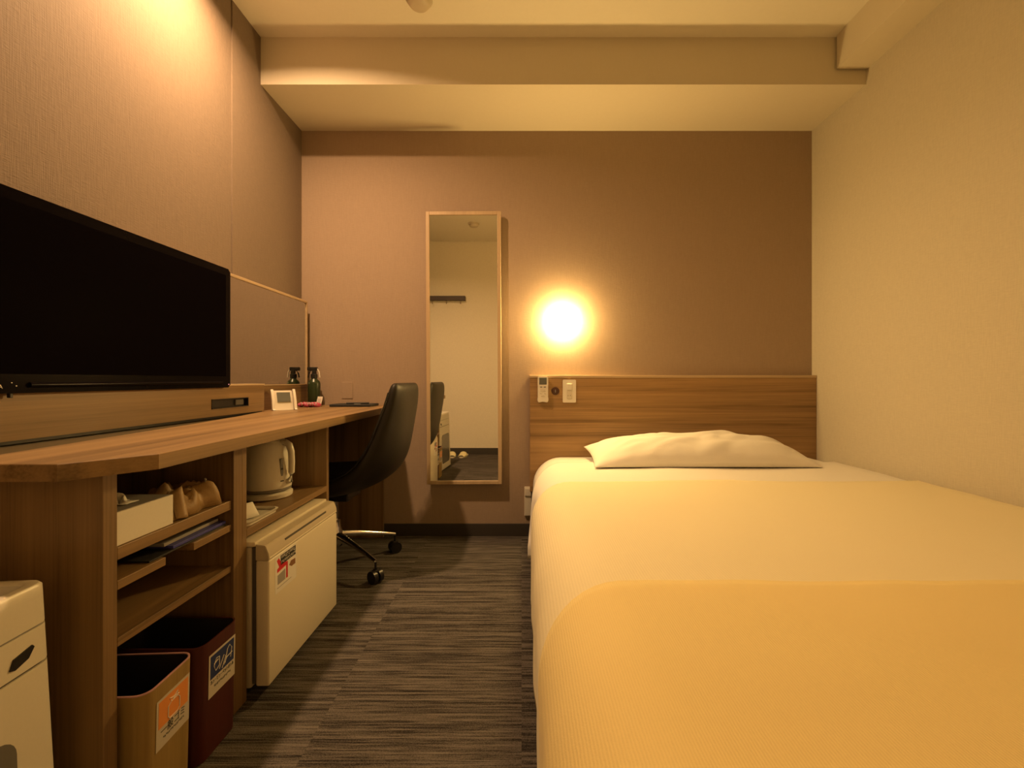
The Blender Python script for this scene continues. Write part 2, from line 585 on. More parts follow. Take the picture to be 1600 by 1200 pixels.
bmesh.ops.transform(bm, matrix=tilt, verts=bm.verts[:])
finish('frame', bm, 'woodFrame', t)
bm = B(mx0 + fw - 0.002, mx1 - fw + 0.002, my0 + 0.006, my1 - 0.004, mz0 + fw - 0.002, mz1 - fw + 0.002, rot=tilt)
finish('mirror_glass', bm, 'mirror', t)
bm = bmesh.new()
for zz in (mz1 - 0.12,):
    box(bm, mx0 + 0.08, mx1 - 0.08, my1 - 0.003, YB, zz, zz + 0.03)
finish('hanging_bracket', bm, 'steel', t)

# ------------------------------------------------------------------ bed
BT = 0.45
def section(xr, xl, top, bot, R, n=10):
    """outline from the right wall over the top and down the left side"""
    pts = [(xr, top - 0.035), (xr - 0.015, top - 0.012), (xr - 0.05, top)]
    nx = 26
    x0 = xr - 0.05
    for i in range(1, nx + 1):
        pts.append((x0 + (xl + R - x0) * i / nx, top))
    for i in range(1, n + 1):
        a = pi / 2 * i / n
        pts.append((xl + R - R * sin(a), top - R + R * cos(a)))
    nz_ = 12
    for i in range(1, nz_ + 1):
        pts.append((xl, top - R + (bot - top + R) * i / nz_))
    return pts

def cloth(name, mat, off, ya, yb, bot, foot, label, cat, amp=0.003, edge=0.0, seed=0.0, side_bulge=0.0, thick=0.004, wav=0.006, slope=0.0, xlo=0.032, flare=0.0):
    """cloth lying over the mattress from y=yb (head side) to y=ya, falling down the left side"""
    bm = bmesh.new()
    R = 0.15
    rows = []
    ny = max(8, int((yb - ya) / 0.022))
    ys = [(yb + (ya - yb) * j / ny, 0.0) for j in range(ny + 1)]
    if foot:
        for i in range(1, 9):
            a = pi / 2 * i / 8
            ys.append((ya - R * sin(a), R - R * cos(a)))
        for i in range(1, 9):
            ys.append((ya - R, R + (BT + off - R - bot) * i / 8))
    nrow = len(ys)
    for j, (y, drop) in enumerate(ys):
        top = BT + off
        sec = section(XR - 0.006, xlo - off, top, bot, R)
        row = []
        for k, (x, z) in enumerate(sec):
            z = min(z, top - drop) if drop else z
            z = max(z, bot)
            down = max(0.0, (top - z))
            yy = y
            # near the head the loose corner edge slides forward as it goes down
            if slope and j < 14:
                yy = y - slope * min(1.0, down / 0.3) * (1 - j / 14)
            s = Vector((x * 2.2, y * 2.2, z * 2.2))
            nx_ = noise.noise(s) * amp * 1.5 + noise.noise(s * 3.3) * amp * 0.6
            side = min(1.0, down / 0.15)
            zz = z + nx_ * (1 - side)
            fold = sin(y * 24 + noise.noise(Vector((y * 3, 0.5, 0))) * 4) * wav * side * min(1.0, down / 0.3)
            xx = x - nx_ * side - fold - side_bulge * sin(min(1, down / 0.34) * pi) * (1 if x < 0.3 else 0)
            if flare and x < 0.3:
                xx -= flare * min(1.0, down / 0.3) ** 2 * max(0.0, 1 - j / 16)
            xx = min(xx, XR - 0.004)
            # a scalloped loose edge at the head side
            if edge and j == 0:
                yy += noise.noise(Vector((x * 9, z * 9, seed))) * edge
            row.append(bm.verts.new((xx, yy, zz)))
        rows.append(row)
    for a, b in zip(rows, rows[1:]):
        for i in range(len(a) - 1):
            bm.faces.new([a[i], a[i + 1], b[i + 1], b[i]])
    bmesh.ops.recalc_face_normals(bm, faces=bm.faces[:])
    o = single(name, bm, mat, label, cat, (0.8, (ya + yb) / 2, BT), smooth=180,
               mods=(('SOLIDIFY', dict(thickness=thick, offset=0)),))
    return o

t = thing('bed', 'single bed with a white fitted mattress standing against the headboard and right wall', 'bed', (0.82, 1.35, 0))
bm = B(0.11, XR - 0.012, 0.34, 2.405, 0.09, 0.235, bev=0.012)
finish('base', bm, 'bedbase', t)
bm = bmesh.new()
sec_ = section(XR - 0.010, 0.062, BT - 0.012, 0.236, 0.148)
sec_.append((XR - 0.010, 0.236))
prism(bm, sec_, 0.36, 2.41, 'Y')
bmesh.ops.bevel(bm, geom=[e for e in bm.edges if e.verts[0].co.y == e.verts[1].co.y and e.verts[0].co.y > 2 and e.verts[0].co.z > 0.24], offset=0.02, segments=4, affect='EDGES')
finish('mattress', bm, 'sheet', t, smooth=60)
for (lx, ly) in ((0.18, 0.45), (1.5, 0.45), (0.18, 2.3), (1.5, 2.3)):
    bm = bmesh.new()
    lathe(bm, [(0.022, 0), (0.026, 0.092)], lx, ly, 16)
    finish('leg', bm, 'dark', t, smooth=40)

cloth('bed_sheet', 'sheet', 0.0, 1.35, 2.20, 0.10, False,
      'white top sheet folded back below the pillow and hanging down the bed side', 'sheet', amp=0.004, edge=0.012, seed=1.3, slope=0.30, wav=0.006, xlo=0.052, flare=0.030)
cloth('blanket', 'blanket', 0.010, 0.41, 1.735, 0.085, True,
      'pale yellow blanket spread over the middle of the bed under the deeper yellow one', 'blanket', amp=0.004, edge=0.004, seed=4.7, slope=0.10, thick=0.007, wav=0.003, xlo=0.046)
cloth('blanket', 'throw', 0.020, 0.42, 0.85, 0.07, True,
      'deeper yellow ribbed blanket laid across the foot end of the bed', 'blanket', amp=0.004, edge=0.003, seed=9.1, slope=0.12, thick=0.007, wav=0.002, xlo=0.055)

# pillow
def pillow():
    bm = bmesh.new()
    W_, D_, Tk = 0.525, 0.19, 0.108
    nu, nv = 46, 22
    def pt(u, v, s):
        a, b = u * 2 - 1, v * 2 - 1
        # outline slightly pinched between corners
        px = a * W_ * (1 - 0.030 * (1 - b * b))
        py = b * D_ * (1 - 0.055 * (1 - a * a) * (1))
        prof = (max(0, 1 - abs(a) ** 3.2) ** 0.62) * (max(0, 1 - abs(b) ** 2.2) ** 0.62)
        if s > 0:
            wr = noise.noise(Vector((a * 3.1, b * 2.0 + a * 1.5, 3.3))) * 0.010 + abs(noise.noise(Vector((a * 4 - b * 2.6, b * 2.4 + a, 7.7)))) * 0.026
            z = Tk * prof + wr * prof
        else:
            z = -0.010 * prof
        return Vector((px, py, z))
    gt = [[None] * (nv + 1) for _ in range(nu + 1)]
    gb = [[None] * (nv + 1) for _ in range(nu + 1)]
    for i in range(nu + 1):
        for j in range(nv + 1):
            gt[i][j] = bm.verts.new(pt(i / nu, j / nv, 1))
            if i in (0, nu) or j in (0, nv):
                gb[i][j] = gt[i][j]
            else:
                gb[i][j] = bm.verts.new(pt(i / nu, j / nv, -1))
    for i in range(nu):
        for j in range(nv):
            bm.faces.new([gt[i][j], gt[i + 1][j], gt[i + 1][j + 1], gt[i][j + 1]])
            bm.faces.new([gb[i][j], gb[i][j + 1], gb[i + 1][j + 1], gb[i + 1][j]])
    m4 = Matrix.Translation((0.845, 2.205, BT + 0.014)) @ Matrix.Rotation(radians(6), 4, 'X') @ Matrix.Translation((0, 0, 0.014))
    bmesh.ops.transform(bm, matrix=m4, verts=bm.verts[:])
    return bm
single('pillow', pillow(), 'sheet', 'wide white pillow lying at the head of the bed against the headboard', 'pillow', (0.865, 2.2, BT), smooth=180,
       mods=(('SUBSURF', dict(levels=1, render_levels=1)),))

# ------------------------------------------------------------------ headboard and what is on it
hy = 2.416
t = thing('headboard', 'wide horizontal-grained wooden headboard fixed to the back wall behind the bed', 'headboard', (0.82, YB, 0.07))
finish('board', B(0.045, XR - 0.001, hy, YB - 0.001, 0.25, 0.865, bev=0.001), 'woodHead', t)
finish('top_rail', B(0.043, XR - 0.001, hy - 0.004, YB - 0.001, 0.865, 0.879, bev=0.0015), 'woodFrameX', t)

# round dark socket
t = thing('round_socket', 'small round dark brown socket on the headboard between remote and switch', 'socket', (0.182, hy, 0.794))
bm = bmesh.new()
lathe(bm, [(0.0215, hy), (0.0215, hy - 0.003), (0.018, hy - 0.004)], 0.182, 0.794, 28, axis='Y')
finish('rim', bm, 'brownhole', t, smooth=40)
finish('slot', B(0.1795, 0.1845, hy - 0.006, hy - 0.003, 0.786, 0.802), 'steel', t)

# switch plate
sx0, sx1, sz0, sz1 = 0.2215, 0.2925, 0.732, 0.855
t = thing('switch_plate', 'cream light switch plate on the headboard right of the round socket', 'switch', (0.257, hy, sz0))
bm = bmesh.new()
prism(bm, rrect((sx0 + sx1) / 2, (sz0 + sz1) / 2, sx1 - sx0, sz1 - sz0, 0.006), hy - 0.007, hy, 'Y')
finish('plate', bm, 'white', t)
finish('rocker', B(0.243, 0.271, hy - 0.011, hy - 0.006, 0.800, 0.834, bev=0.002), 'white', t)
finish('rocker', B(0.243, 0.271, hy - 0.010, hy - 0.006, 0.752, 0.796, bev=0.002), 'white2', t)
bm = bmesh.new()
for xx in (0.250, 0.262):
    lathe(bm, [(0.0022, hy - 0.010), (0.0022, hy - 0.0115)], xx, 0.770, 12, axis='Y')
finish('indicator_dot', bm, 'steel', t)

# remote control in its holder
rx = 0.114
t = thing('remote_control', 'white air conditioner remote hanging on the left end of the headboard', 'remote', (rx, hy, 0.735))
bm = bmesh.new()
pts = [(rx - 0.0285, 0.862), (rx - 0.024, 0.873), (rx + 0.024, 0.873), (rx + 0.0285, 0.862), (rx + 0.0285, 0.84), (rx + 0.0255, 0.825), (rx + 0.0255, 0.77), (rx + 0.0295, 0.755), (rx + 0.0295, 0.743), (rx + 0.024, 0.733), (rx + 0.010, 0.735), (rx, 0.739), (rx - 0.010, 0.735), (rx - 0.024, 0.733), (rx - 0.0295, 0.743), (rx - 0.0295, 0.755), (rx - 0.0255, 0.77), (rx - 0.0255, 0.825), (rx - 0.0285, 0.84)]
prism(bm, pts, hy - 0.024, hy - 0.006, 'Y')
bmesh.ops.bevel(bm, geom=bm.edges[:], offset=0.002, segments=2, affect='EDGES')
finish('housing', bm, 'white', t, smooth=30)
finish('display', B(rx - 0.020, rx + 0.020, hy - 0.0255, hy - 0.022, 0.829, 0.866, bev=0.001), 'lcd', t)
for bx, bz, bw, bh, mt in ((-0.010, 0.816, 0.006, 0.003, 'steel'), (0.010, 0.816, 0.006, 0.003, 'steel'), (0, 0.798, 0.013, 0.006, 'white2'),
                           (-0.012, 0.783, 0.005, 0.0035, 'white2'), (0.012, 0.783, 0.005, 0.0035, 'white2'), (0, 0.768, 0.010, 0.004, 'white2')):
    finish('button', B(rx + bx - bw, rx + bx + bw, hy - 0.0262, hy - 0.022, bz - bh, bz + bh, bev=0.001), mt, t)
finish('wall_holder', B(rx - 0.022, rx + 0.022, hy - 0.008, hy, 0.75, 0.80, bev=0.002), 'white2', t)

# outlet low on the wall left of the bed
t = thing('wall_outlet', 'narrow cream outlet strip low on the back wall just left of the bed', 'outlet', (0.032, YB, 0.1))
finish('cover', B(0.015, 0.054, YB - 0.014, YB, 0.112, 0.270, bev=0.003), 'white', t)
finish('cap', B(0.017, 0.052, YB - 0.020, YB - 0.013, 0.222, 0.262, bev=0.002), 'white', t)

# small outlet on wall above desk
t = thing('wall_socket', 'small flush wall socket on the back wall above the desk end', 'socket', (-0.955, YB, 0.78))
finish('plate', B(-0.985, -0.925, YB - 0.003, YB, 0.752, 0.842, bev=0.001), 'wall_accent', t)

# ------------------------------------------------------------------ desk with back panel
ZD, TD = 0.717, 0.029
t = thing('desk', 'long built-in wooden desk top with a chamfered near corner along the left wall', 'desk', (-0.95, 1.6, 0))
front = [(-1.205, 0.735), (-0.762, 0.735), (-0.680, 0.840), (-0.680, 1.5), (-0.684, YB - 0.002)]
bm = bmesh.new()
prism(bm, front + [(-1.205, YB - 0.002), (-1.205, 1.92), (-1.118, 1.92), (-1.072, 1.70), (-1.024, 1.39), (-0.992, 1.069), (-0.968, 0.832), (-0.958, 0.775), (-1.205, 0.775)], ZD - TD, ZD)
bmesh.ops.bevel(bm, geom=[e for e in bm.edges if abs(e.verts[0].co.z - ZD) < 1e-4 and abs(e.verts[1].co.z - ZD) < 1e-4], offset=0.0012, segments=1, affect='EDGES')
finish('desktop', bm, 'woodY', t)
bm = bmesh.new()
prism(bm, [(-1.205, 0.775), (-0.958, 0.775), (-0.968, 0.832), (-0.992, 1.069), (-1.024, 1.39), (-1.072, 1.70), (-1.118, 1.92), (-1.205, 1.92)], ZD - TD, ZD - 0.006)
finish('rear_board', bm, 'rearwood', t)  # wedge behind the desktop, coloured a darker brown than the desk
finish('end_panel', B(-1.205, -0.750, YB - 0.030, YB - 0.010, 0.0, ZD - TD - 0.0005, bev=0.001), 'woodZ', t)

XP = -1.118
t = thing('wall_panel', 'low wooden backing panel behind the desk top under the television and small mirror', 'panel', (-1.16, 1.6, ZD))
# left section with the slot: top strip, bottom strip, ends
bm = bmesh.new()
YE = 1.945
ys0, ys1, zs0, zs1 = 1.615, 1.832, 0.748, 0.784
for (a, b, c, d) in ((0.30, ys0, ZD + 0.004, 0.832), (ys1, YE, ZD + 0.004, 0.832), (ys0, ys1, ZD + 0.004, zs0), (ys0, ys1, zs1, 0.832)):
    box(bm, XL + 0.006, XP, a, b, c, d)
bmesh.ops.remove_doubles(bm, verts=bm.verts[:], dist=0.0001)
finish('thick_panel', bm, 'woodY', t)
finish('base_strip', B(XL + 0.006, XP - 0.006, 0.30, YE - 0.005, ZD - 0.004, ZD + 0.004), 'dark', t)
finish('ledge_strip', B(XL + 0.006, XP + 0.003, 0.30, YE, 0.832, 0.838), 'woodFrameY', t)
finish('thin_panel', B(XL + 0.006, -1.155, YE, YB - 0.004, ZD + 0.0005, 0.828), 'woodY', t)
f = finish('socket_slot', B(XP - 0.030, XP - 0.012, ys0, ys1, zs0, zs1), 'dark', t)
finish('slot_frame', (lambda bm: (box(bm, XP - 0.012, XP + 0.002, ys0, ys1, zs0, zs0 + 0.003), box(bm, XP - 0.012, XP + 0.002, ys0, ys1, zs1 - 0.003, zs1), box(bm, XP - 0.012, XP + 0.002, ys0, ys0 + 0.003, zs0, zs1), box(bm, XP - 0.012, XP + 0.002, ys1 - 0.003, ys1, zs0, zs1), bm)[-1])(bmesh.new()), 'dark', t)
finish('socket', B(XP - 0.014, XP - 0.006, 1.762, 1.812, zs0 + 0.007, zs1 - 0.007, bev=0.002), 'rubber', t)

# small mirror above the desk
t = thing('desk_mirror', 'low wide wood-edged mirror behind the desk, partly hidden by the television', 'mirror', (-1.17, 2.0, 0.829))
mz0_, mz1_, mya, myb = 0.829, 1.277, 1.30, 2.409
bm = bmesh.new()
fz = 0.012
box(bm, -1.178, -1.150, mya, myb, mz1_ - fz, mz1_, 0.0015)
box(bm, -1.178, -1.150, myb - fz, myb, mz0_, mz1_ - fz, 0.0015)
box(bm, -1.178, -1.150, mya, mya + fz, mz0_, mz1_ - fz, 0.0015)
box(bm, -1.178, -1.150, mya + fz, myb - fz, mz0_, mz0_ + 0.004)
finish('frame', bm, 'woodFrameY', t)
finish('mirror_glass', B(-1.176, -1.155, mya + 0.01, myb - 0.01, mz0_ + 0.003, mz1_ - 0.01), 'mirror2', t)
finish('wall_batten', B(XL, -1.177, mya + 0.06, myb - 0.06, 1.10, 1.16), 'woodY', t)

# ------------------------------------------------------------------ television
XT = -1.10
t = thing('television', 'wide flat black television switched off, mounted above the desk on the left wall', 'television', (-1.13, 1.29, 0.822))
ty0, ty1, tz0, tz1 = 0.872, 1.692, 0.826, 1.270
bm = bmesh.new()
prism(bm, rrect((ty0 + ty1) / 2, (tz0 + tz1) / 2, ty1 - ty0, tz1 - tz0, 0.010), XT - 0.036, XT, 'X')
bmesh.ops.bevel(bm, geom=[e for e in bm.edges if abs(e.verts[0].co.x - XT) < 1e-5 and abs(e.verts[1].co.x - XT) < 1e-5], offset=0.004, segments=3, affect='EDGES')
finish('housing', bm, 'gloss', t, smooth=40)
finish('screen', B(XT - 0.002, XT + 0.0006, ty0 + 0.026, ty1 - 0.026, tz0 + 0.042, tz1 - 0.026), 'screen', t)
bm = bmesh.new()
tube(bm, [(XT + 0.001, 1.0, tz0 + 0.018), (XT + 0.003, 1.3, tz0 + 0.018), (XT + 0.001, ty1 - 0.05, tz0 + 0.018)], 0.006, 10)
finish('speaker_bar', bm, 'gloss', t, smooth=60)
finish('wall_bracket', B(XL, XT - 0.034, 1.02, 1.27, 0.95, 1.15, bev=0.004), 'dark', t)
bm = bmesh.new()
lathe(bm, [(0.0016, XT - 0.001), (0.0016, XT + 0.0012)], 1.682, tz0 + 0.012, 12, axis='X')
finish('indicator_light', bm, 'led', t)
bm = bmesh.new()
for yy, zz in ((0.966, 0.849), (0.975, 0.842)):
    lathe(bm, [(0.0012, XT - 0.001), (0.0012, XT + 0.0012)], yy, zz, 10, axis='X')
finish('status_dot', bm, 'white', t)
finish('sensor_tab', B(XT - 0.012, XT - 0.004, 0.967, 0.973, tz0 - 0.010, tz0 + 0.001, bev=0.001), 'dark', t)
text_part('maker_mark', 'A', 0.012, 'white', t, (XT + 0.0006, 0.945, 0.8405), (0, 1, 0), (0, 0, 1), (1, 0, 0))

# ------------------------------------------------------------------ open shelf cabinet (left)
XF = -0.740
t = thing('shelf_cabinet', 'open wooden shelf cabinet under the near end of the desk holding bins', 'cabinet', (-0.97, 0.98, 0))
zt = ZD - TD - 0.001
finish('side_panel', B(-1.19, XF, 0.792, 0.820, 0.0, zt, bev=0.001), 'woodZ', t)
finish('side_panel', B(-1.19, XF + 0.006, 1.142, 1.178, 0.0, zt, bev=0.001), 'woodZ', t)
finish('back_panel', B(-1.20, -1.188, 0.80, 1.17, 0.0, zt), 'woodZ', t)
yi0, yi1 = 0.8205, 1.1415
finish('shelf', B(-1.187, XF, yi0, yi1, 0.525, 0.548, bev=0.001), 'woodY', t)
finish('shelf', B(-1.187, XF, yi0, yi1, 0.366, 0.382, bev=0.001), 'woodY', t)
finish('side_ledge', B(-1.187, XF, yi0, 0.932, 0.470, 0.487, bev=0.001), 'woodY', t)
finish('side_ledge', B(-1.187, XF, 1.012, yi1, 0.470, 0.487, bev=0.001), 'woodY', t)

# ------------------------------------------------------------------ fridge cabinet (right)
t = thing('fridge_cabinet', 'open wooden cabinet housing the small fridge with the kettle shelf above', 'cabinet', (-0.97, 1.44, 0))
finish('side_panel', B(-1.19, XF + 0.006, 1.1785, 1.196, 0.0, zt, bev=0.001), 'woodZ', t)
finish('side_panel', B(-1.19, XF + 0.006, 1.687, 1.706, 0.0, zt, bev=0.001), 'woodZ', t)
finish('back_panel', B(-1.20, -1.188, 1.18, 1.70, 0.0, zt), 'woodZ', t)
finish('shelf', B(-1.187, XF + 0.006, 1.1965, 1.6865, 0.436, 0.456, bev=0.001), 'woodY', t)

# ------------------------------------------------------------------ fridge
FX = -0.679
t = thing('mini_fridge', 'cream mini fridge with a small sticker inside the cabinet under the kettle shelf', 'fridge', (-0.92, 1.42, 0))
fy0, fy1 = 1.204, 1.646
finish('body', B(-1.16, -0.728, fy0 + 0.002, fy1 - 0.002, 0.022, 0.404, bev=0.006), 'fridge2', t, smooth=40)
finish('top_plate', B(-1.16, -0.716, fy0, fy1, 0.4045, 0.419, bev=0.004), 'fridge', t, smooth=40)
finish('gasket', B(-0.7275, -0.716, fy0 + 0.006, fy1 - 0.006, 0.034, 0.402), 'rubber', t)
finish('door', B(-0.7155, FX, fy0, fy1, 0.030, 0.368, bev=0.005, seg=3), 'fridge', t, smooth=40)
bm = bmesh.new()
prism(bm, [(-0.7155, 0.3685), (FX, 0.3685), (FX - 0.001, 0.385), (FX - 0.010, 0.408), (-0.7155, 0.412)], fy0, fy1, 'Y')
bmesh.ops.bevel(bm, geom=bm.edges[:], offset=0.0015, segments=2, affect='EDGES')
cap = finish('door_cap', bm, 'fridge2', t, smooth=30)
finish('handle_recess', B(FX - 0.006, FX - 0.0035, fy0 + 0.09, fy0 + 0.36, 0.388, 0.397, rot=None), 'rubber', cap)
finish('handle_lip', B(FX - 0.011, FX + 0.001, fy0 + 0.004, fy1 - 0.004, 0.3715, 0.376, bev=0.0015), 'fridge', cap)
for (a, b) in ((-1.12, fy0 + 0.03), (-1.12, fy1 - 0.03), (-0.76, fy0 + 0.03), (-0.76, fy1 - 0.03)):
    bm = bmesh.new()
    lathe(bm, [(0.014, 0), (0.014, 0.022)], a, b, 16)
    finish('foot', bm, 'dark', t)
# sticker
SX = FX + 0.0004
def flat(pts, x0, x1):
    bm = bmesh.new()
    prism(bm, pts, x0, x1, 'X')
    return bm
st = finish('sticker', flat([(1.234, 0.262), (1.350, 0.262), (1.350, 0.365), (1.234, 0.365)], FX, SX), 'paper', t)
sx_ = SX + 0.0003
finish('print', flat([(1.262, 0.333), (1.345, 0.333), (1.345, 0.360), (1.262, 0.360)], SX, sx_), 'ink', st)
finish('print', flat([(1.242, 0.352), (1.252, 0.357), (1.266, 0.338), (1.300, 0.330), (1.300, 0.284), (1.291, 0.284), (1.291, 0.322), (1.244, 0.318), (1.244, 0.328), (1.254, 0.331)], SX, sx_), 'red', st)
finish('print', flat([(1.246, 0.284), (1.286, 0.284), (1.286, 0.314), (1.246, 0.310)], SX, sx_), 'greypaper', st)
finish('print', flat([(1.308, 0.314), (1.322, 0.306), (1.343, 0.306), (1.343, 0.322), (1.318, 0.324)], SX, sx_), 'brownprint', st)
bm = bmesh.new()
strokes(bm, 1.266, 1.340, 0.3525, 0.0095, sx_, sx_ + 0.0003, 3)
strokes(bm, 1.266, 1.340, 0.3395, 0.0080, sx_, sx_ + 0.0003, 8)
finish('small_print', bm, 'paper', st)
finish('print', flat([(1.244, 0.274), (1.320, 0.274), (1.320, 0.2755), (1.244, 0.2755)], SX, sx_), 'greypaper', st)

# ------------------------------------------------------------------ kettle
kx, ky, kz = -0.868, 1.532, 0.4565
t = thing('electric_kettle', 'white plastic electric kettle on its base on the shelf above the fridge', 'kettle', (kx, ky, kz), radians(0))
bm = bmesh.new()
lathe(bm, [(0.070, kz), (0.076, kz + 0.004), (0.077, kz + 0.016), (0.070, kz + 0.022)], kx, ky, 44)
finish('power_base', bm, 'white', t, smooth=50)
bm = bmesh.new()
lathe(bm, [(0.060, kz + 0.023), (0.072, kz + 0.026), (0.0735, kz + 0.034)], kx, ky, 44)
finish('base_ring', bm, 'steel', t, smooth=50)
bm = bmesh.new()
seg = 48
prof = [(0.0735, 0.035), (0.0745, 0.05), (0.0735, 0.08), (0.071, 0.11), (0.067, 0.14), (0.063, 0.165), (0.060, 0.180), (0.056, 0.186)]
rings = []
sp = radians(215)                      # spout direction (towards the camera's left)
for r, z in prof:
    ring = []
    for i in range(seg):
        a = 2 * pi * i / seg
        d = (a - sp + pi) % (2 * pi) - pi
        k = max(0, (z - 0.145) / 0.04)
        rr = r + 0.030 * min(1.0, k) * max(0, 1 - abs(d) / 0.38)
        ring.append(bm.verts.new((kx + rr * cos(a), ky + rr * sin(a), kz + z)))
    rings.append(ring)
for a, b in zip(rings, rings[1:]):
    for i in range(seg):
        bm.faces.new([a[i], a[(i + 1) % seg], b[(i + 1) % seg], b[i]])
bm.faces.new(rings[0])
bm.faces.new(rings[-1])
finish('body', bm, 'white', t, smooth=50)
bm = bmesh.new()
lathe(bm, [(0.054, kz + 0.186), (0.052, kz + 0.193), (0.040, kz + 0.198), (0.002, kz + 0.200)], kx, ky, 40)
lid = finish('lid', bm, 'white', t, smooth=60)
hd = radians(-8)
def kp(r, z, off=0):
    return (kx + r * cos(hd) - off * sin(hd), ky + r * sin(hd) + off * cos(hd), kz + z)
bm = bmesh.new()
tube(bm, [kp(0.050, 0.183), kp(0.066, 0.186), kp(0.080, 0.178), kp(0.087, 0.155), kp(0.089, 0.12), kp(0.088, 0.085), kp(0.083, 0.058), kp(0.066, 0.050)], 0.010, 14,
     radii=[0.011, 0.0115, 0.011, 0.0105, 0.0105, 0.010, 0.010, 0.010])
finish('handle', bm, 'white', t, smooth=70)
# water gauge beside the handle, facing the camera
ga = radians(-26)
bm = bmesh.new()
rotm = Matrix.Translation((kx, ky, kz)) @ Matrix.Rotation(ga, 4, 'Z')
box(bm, 0.066, 0.0735, -0.0055, 0.0055, 0.075, 0.135, 0.002, rot=rotm)
gz_ = finish('water_gauge', bm, 'glasswin', t)
bm = bmesh.new()
box(bm, 0.0735, 0.0742, -0.004, 0.004, 0.098, 0.103, rot=rotm)
finish('gauge_mark', bm, 'ink', gz_)
bm = bmesh.new()
box(bm, 0.0722, 0.0745, -0.006, 0.006, 0.058, 0.062, rot=rotm)
finish('power_mark', bm, 'ink', gz_)

# ------------------------------------------------------------------ tea tray, cup and sachets
tz = 0.4565
t = thing('serving_tray', 'small white tray beside the kettle holding a cup and tea sachets', 'tray', (-0.80, 1.30, tz))
bm = bmesh.new()
for (wx, wy, z0, z1, r) in ((0.115, 0.157, tz, tz + 0.004, 0.02),):
    prism(bm, rrect(-0.800, 1.290, wx, wy, r), z0, z1)
finish('tray_plate', bm, 'white', t)
bm = bmesh.new()
o_ = rrect(-0.800, 1.290, 0.128, 0.170, 0.026)
i_ = rrect(-0.800, 1.290, 0.114, 0.156, 0.020)
n = len(o_)
vo0 = [bm.verts.new((x, y, tz + 0.003)) for x, y in i_]
vo1 = [bm.verts.new((x, y, tz + 0.011)) for x, y in o_]
vo2 = [bm.verts.new((x, y, tz + 0.012)) for x, y in i_]
vi = [bm.verts.new((x, y, tz + 0.005)) for x, y in rrect(-0.800, 1.290, 0.110, 0.152, 0.018)]
for a, b in ((vo0, vo1), (vo1, vo2), (vo2, vi)):
    for i in range(n):
        bm.faces.new([a[i], a[(i + 1) % n], b[(i + 1) % n], b[i]])
finish('tray_rim', bm, 'white', t, smooth=60)
bm = bmesh.new()
cz = tz + 0.0045
lathe(bm, [(0.020, cz), (0.021, cz + 0.004), (0.027, cz + 0.03), (0.031, cz + 0.065), (0.029, cz + 0.065), (0.025, cz + 0.03), (0.018, cz + 0.006), (0.002, cz + 0.005)], -0.815, 1.247, 32)
single('cup', bm, 'white', 'white cup standing at the left end of the tea tray by the cabinet side', 'cup', (-0.815, 1.247, cz), smooth=50)
def sachet(x, y, z, w_, h_, rz, rx_, mat, label):
    bm = bmesh.new()
    nn = 8
    m4 = Matrix.Translation((x, y, z)) @ Matrix.Rotation(rz, 4, 'Z') @ Matrix.Rotation(rx_, 4, 'Y')
    def f(u, v, s):
        a, b = u * 2 - 1, v * 2 - 1
        th = 0.0045 * (1 - a ** 4) * (1 - b ** 4)
        return m4 @ Vector((s * (th + 0.0004), a * w_ / 2, (v) * h_))
    g1 = grid(bm, lambda u, v: f(u, v, 1), nn, nn)
    g2 = grid(bm, lambda u, v: f(u, v, -1), nn, nn)
    bd = lambda g: [g[i][0] for i in range(nn)] + [g[nn][j] for j in range(nn)] + [g[i][nn] for i in range(nn, 0, -1)] + [g[0][j] for j in range(nn, 0, -1)]
    a, b = bd(g1), bd(g2)
    for i in range(len(a)):
        bm.faces.new([a[i], a[(i + 1) % len(a)], b[(i + 1) % len(a)], b[i]])
    return single('tea_sachet', bm, mat, label, 'sachet', (x, y, z), smooth=60, group=None)
sachet(-0.765, 1.272, tz + 0.008, 0.045, 0.046, radians(-22), radians(-38), 'paper', 'pale square tea sachet leaning at the front of the tea tray')
sachet(-0.800, 1.320, tz + 0.0065, 0.045, 0.046, radians(20), radians(-48), 'white2', 'tea sachet lying behind the front one next to the kettle')
bm = bmesh.new()
tube(bm, [(-0.813, 1.251, cz + 0.012), (-0.800, 1.268, cz + 0.112)], 0.002, 8)
bmesh.ops.create_uvsphere(bm, u_segments=12, v_segments=8, radius=0.005, matrix=Matrix.Translation((-0.800, 1.268, cz + 0.114)))
single('tea_spoon', bm, 'chrome', 'thin stirring spoon standing in the white cup', 'spoon', (-0.813, 1.251, cz + 0.008), smooth=60)
bm = bmesh.new()
lathe(bm, [(0.018, tz), (0.024, tz + 0.01), (0.026, tz + 0.085), (0.024, tz + 0.085), (0.021, tz + 0.012), (0.002, tz + 0.010)], -0.93, 1.40, 24)
single('tumbler', bm, 'bottle', 'dark green tumbler behind the tea tray left of the kettle', 'tumbler', (-0.93, 1.40, tz), smooth=50)

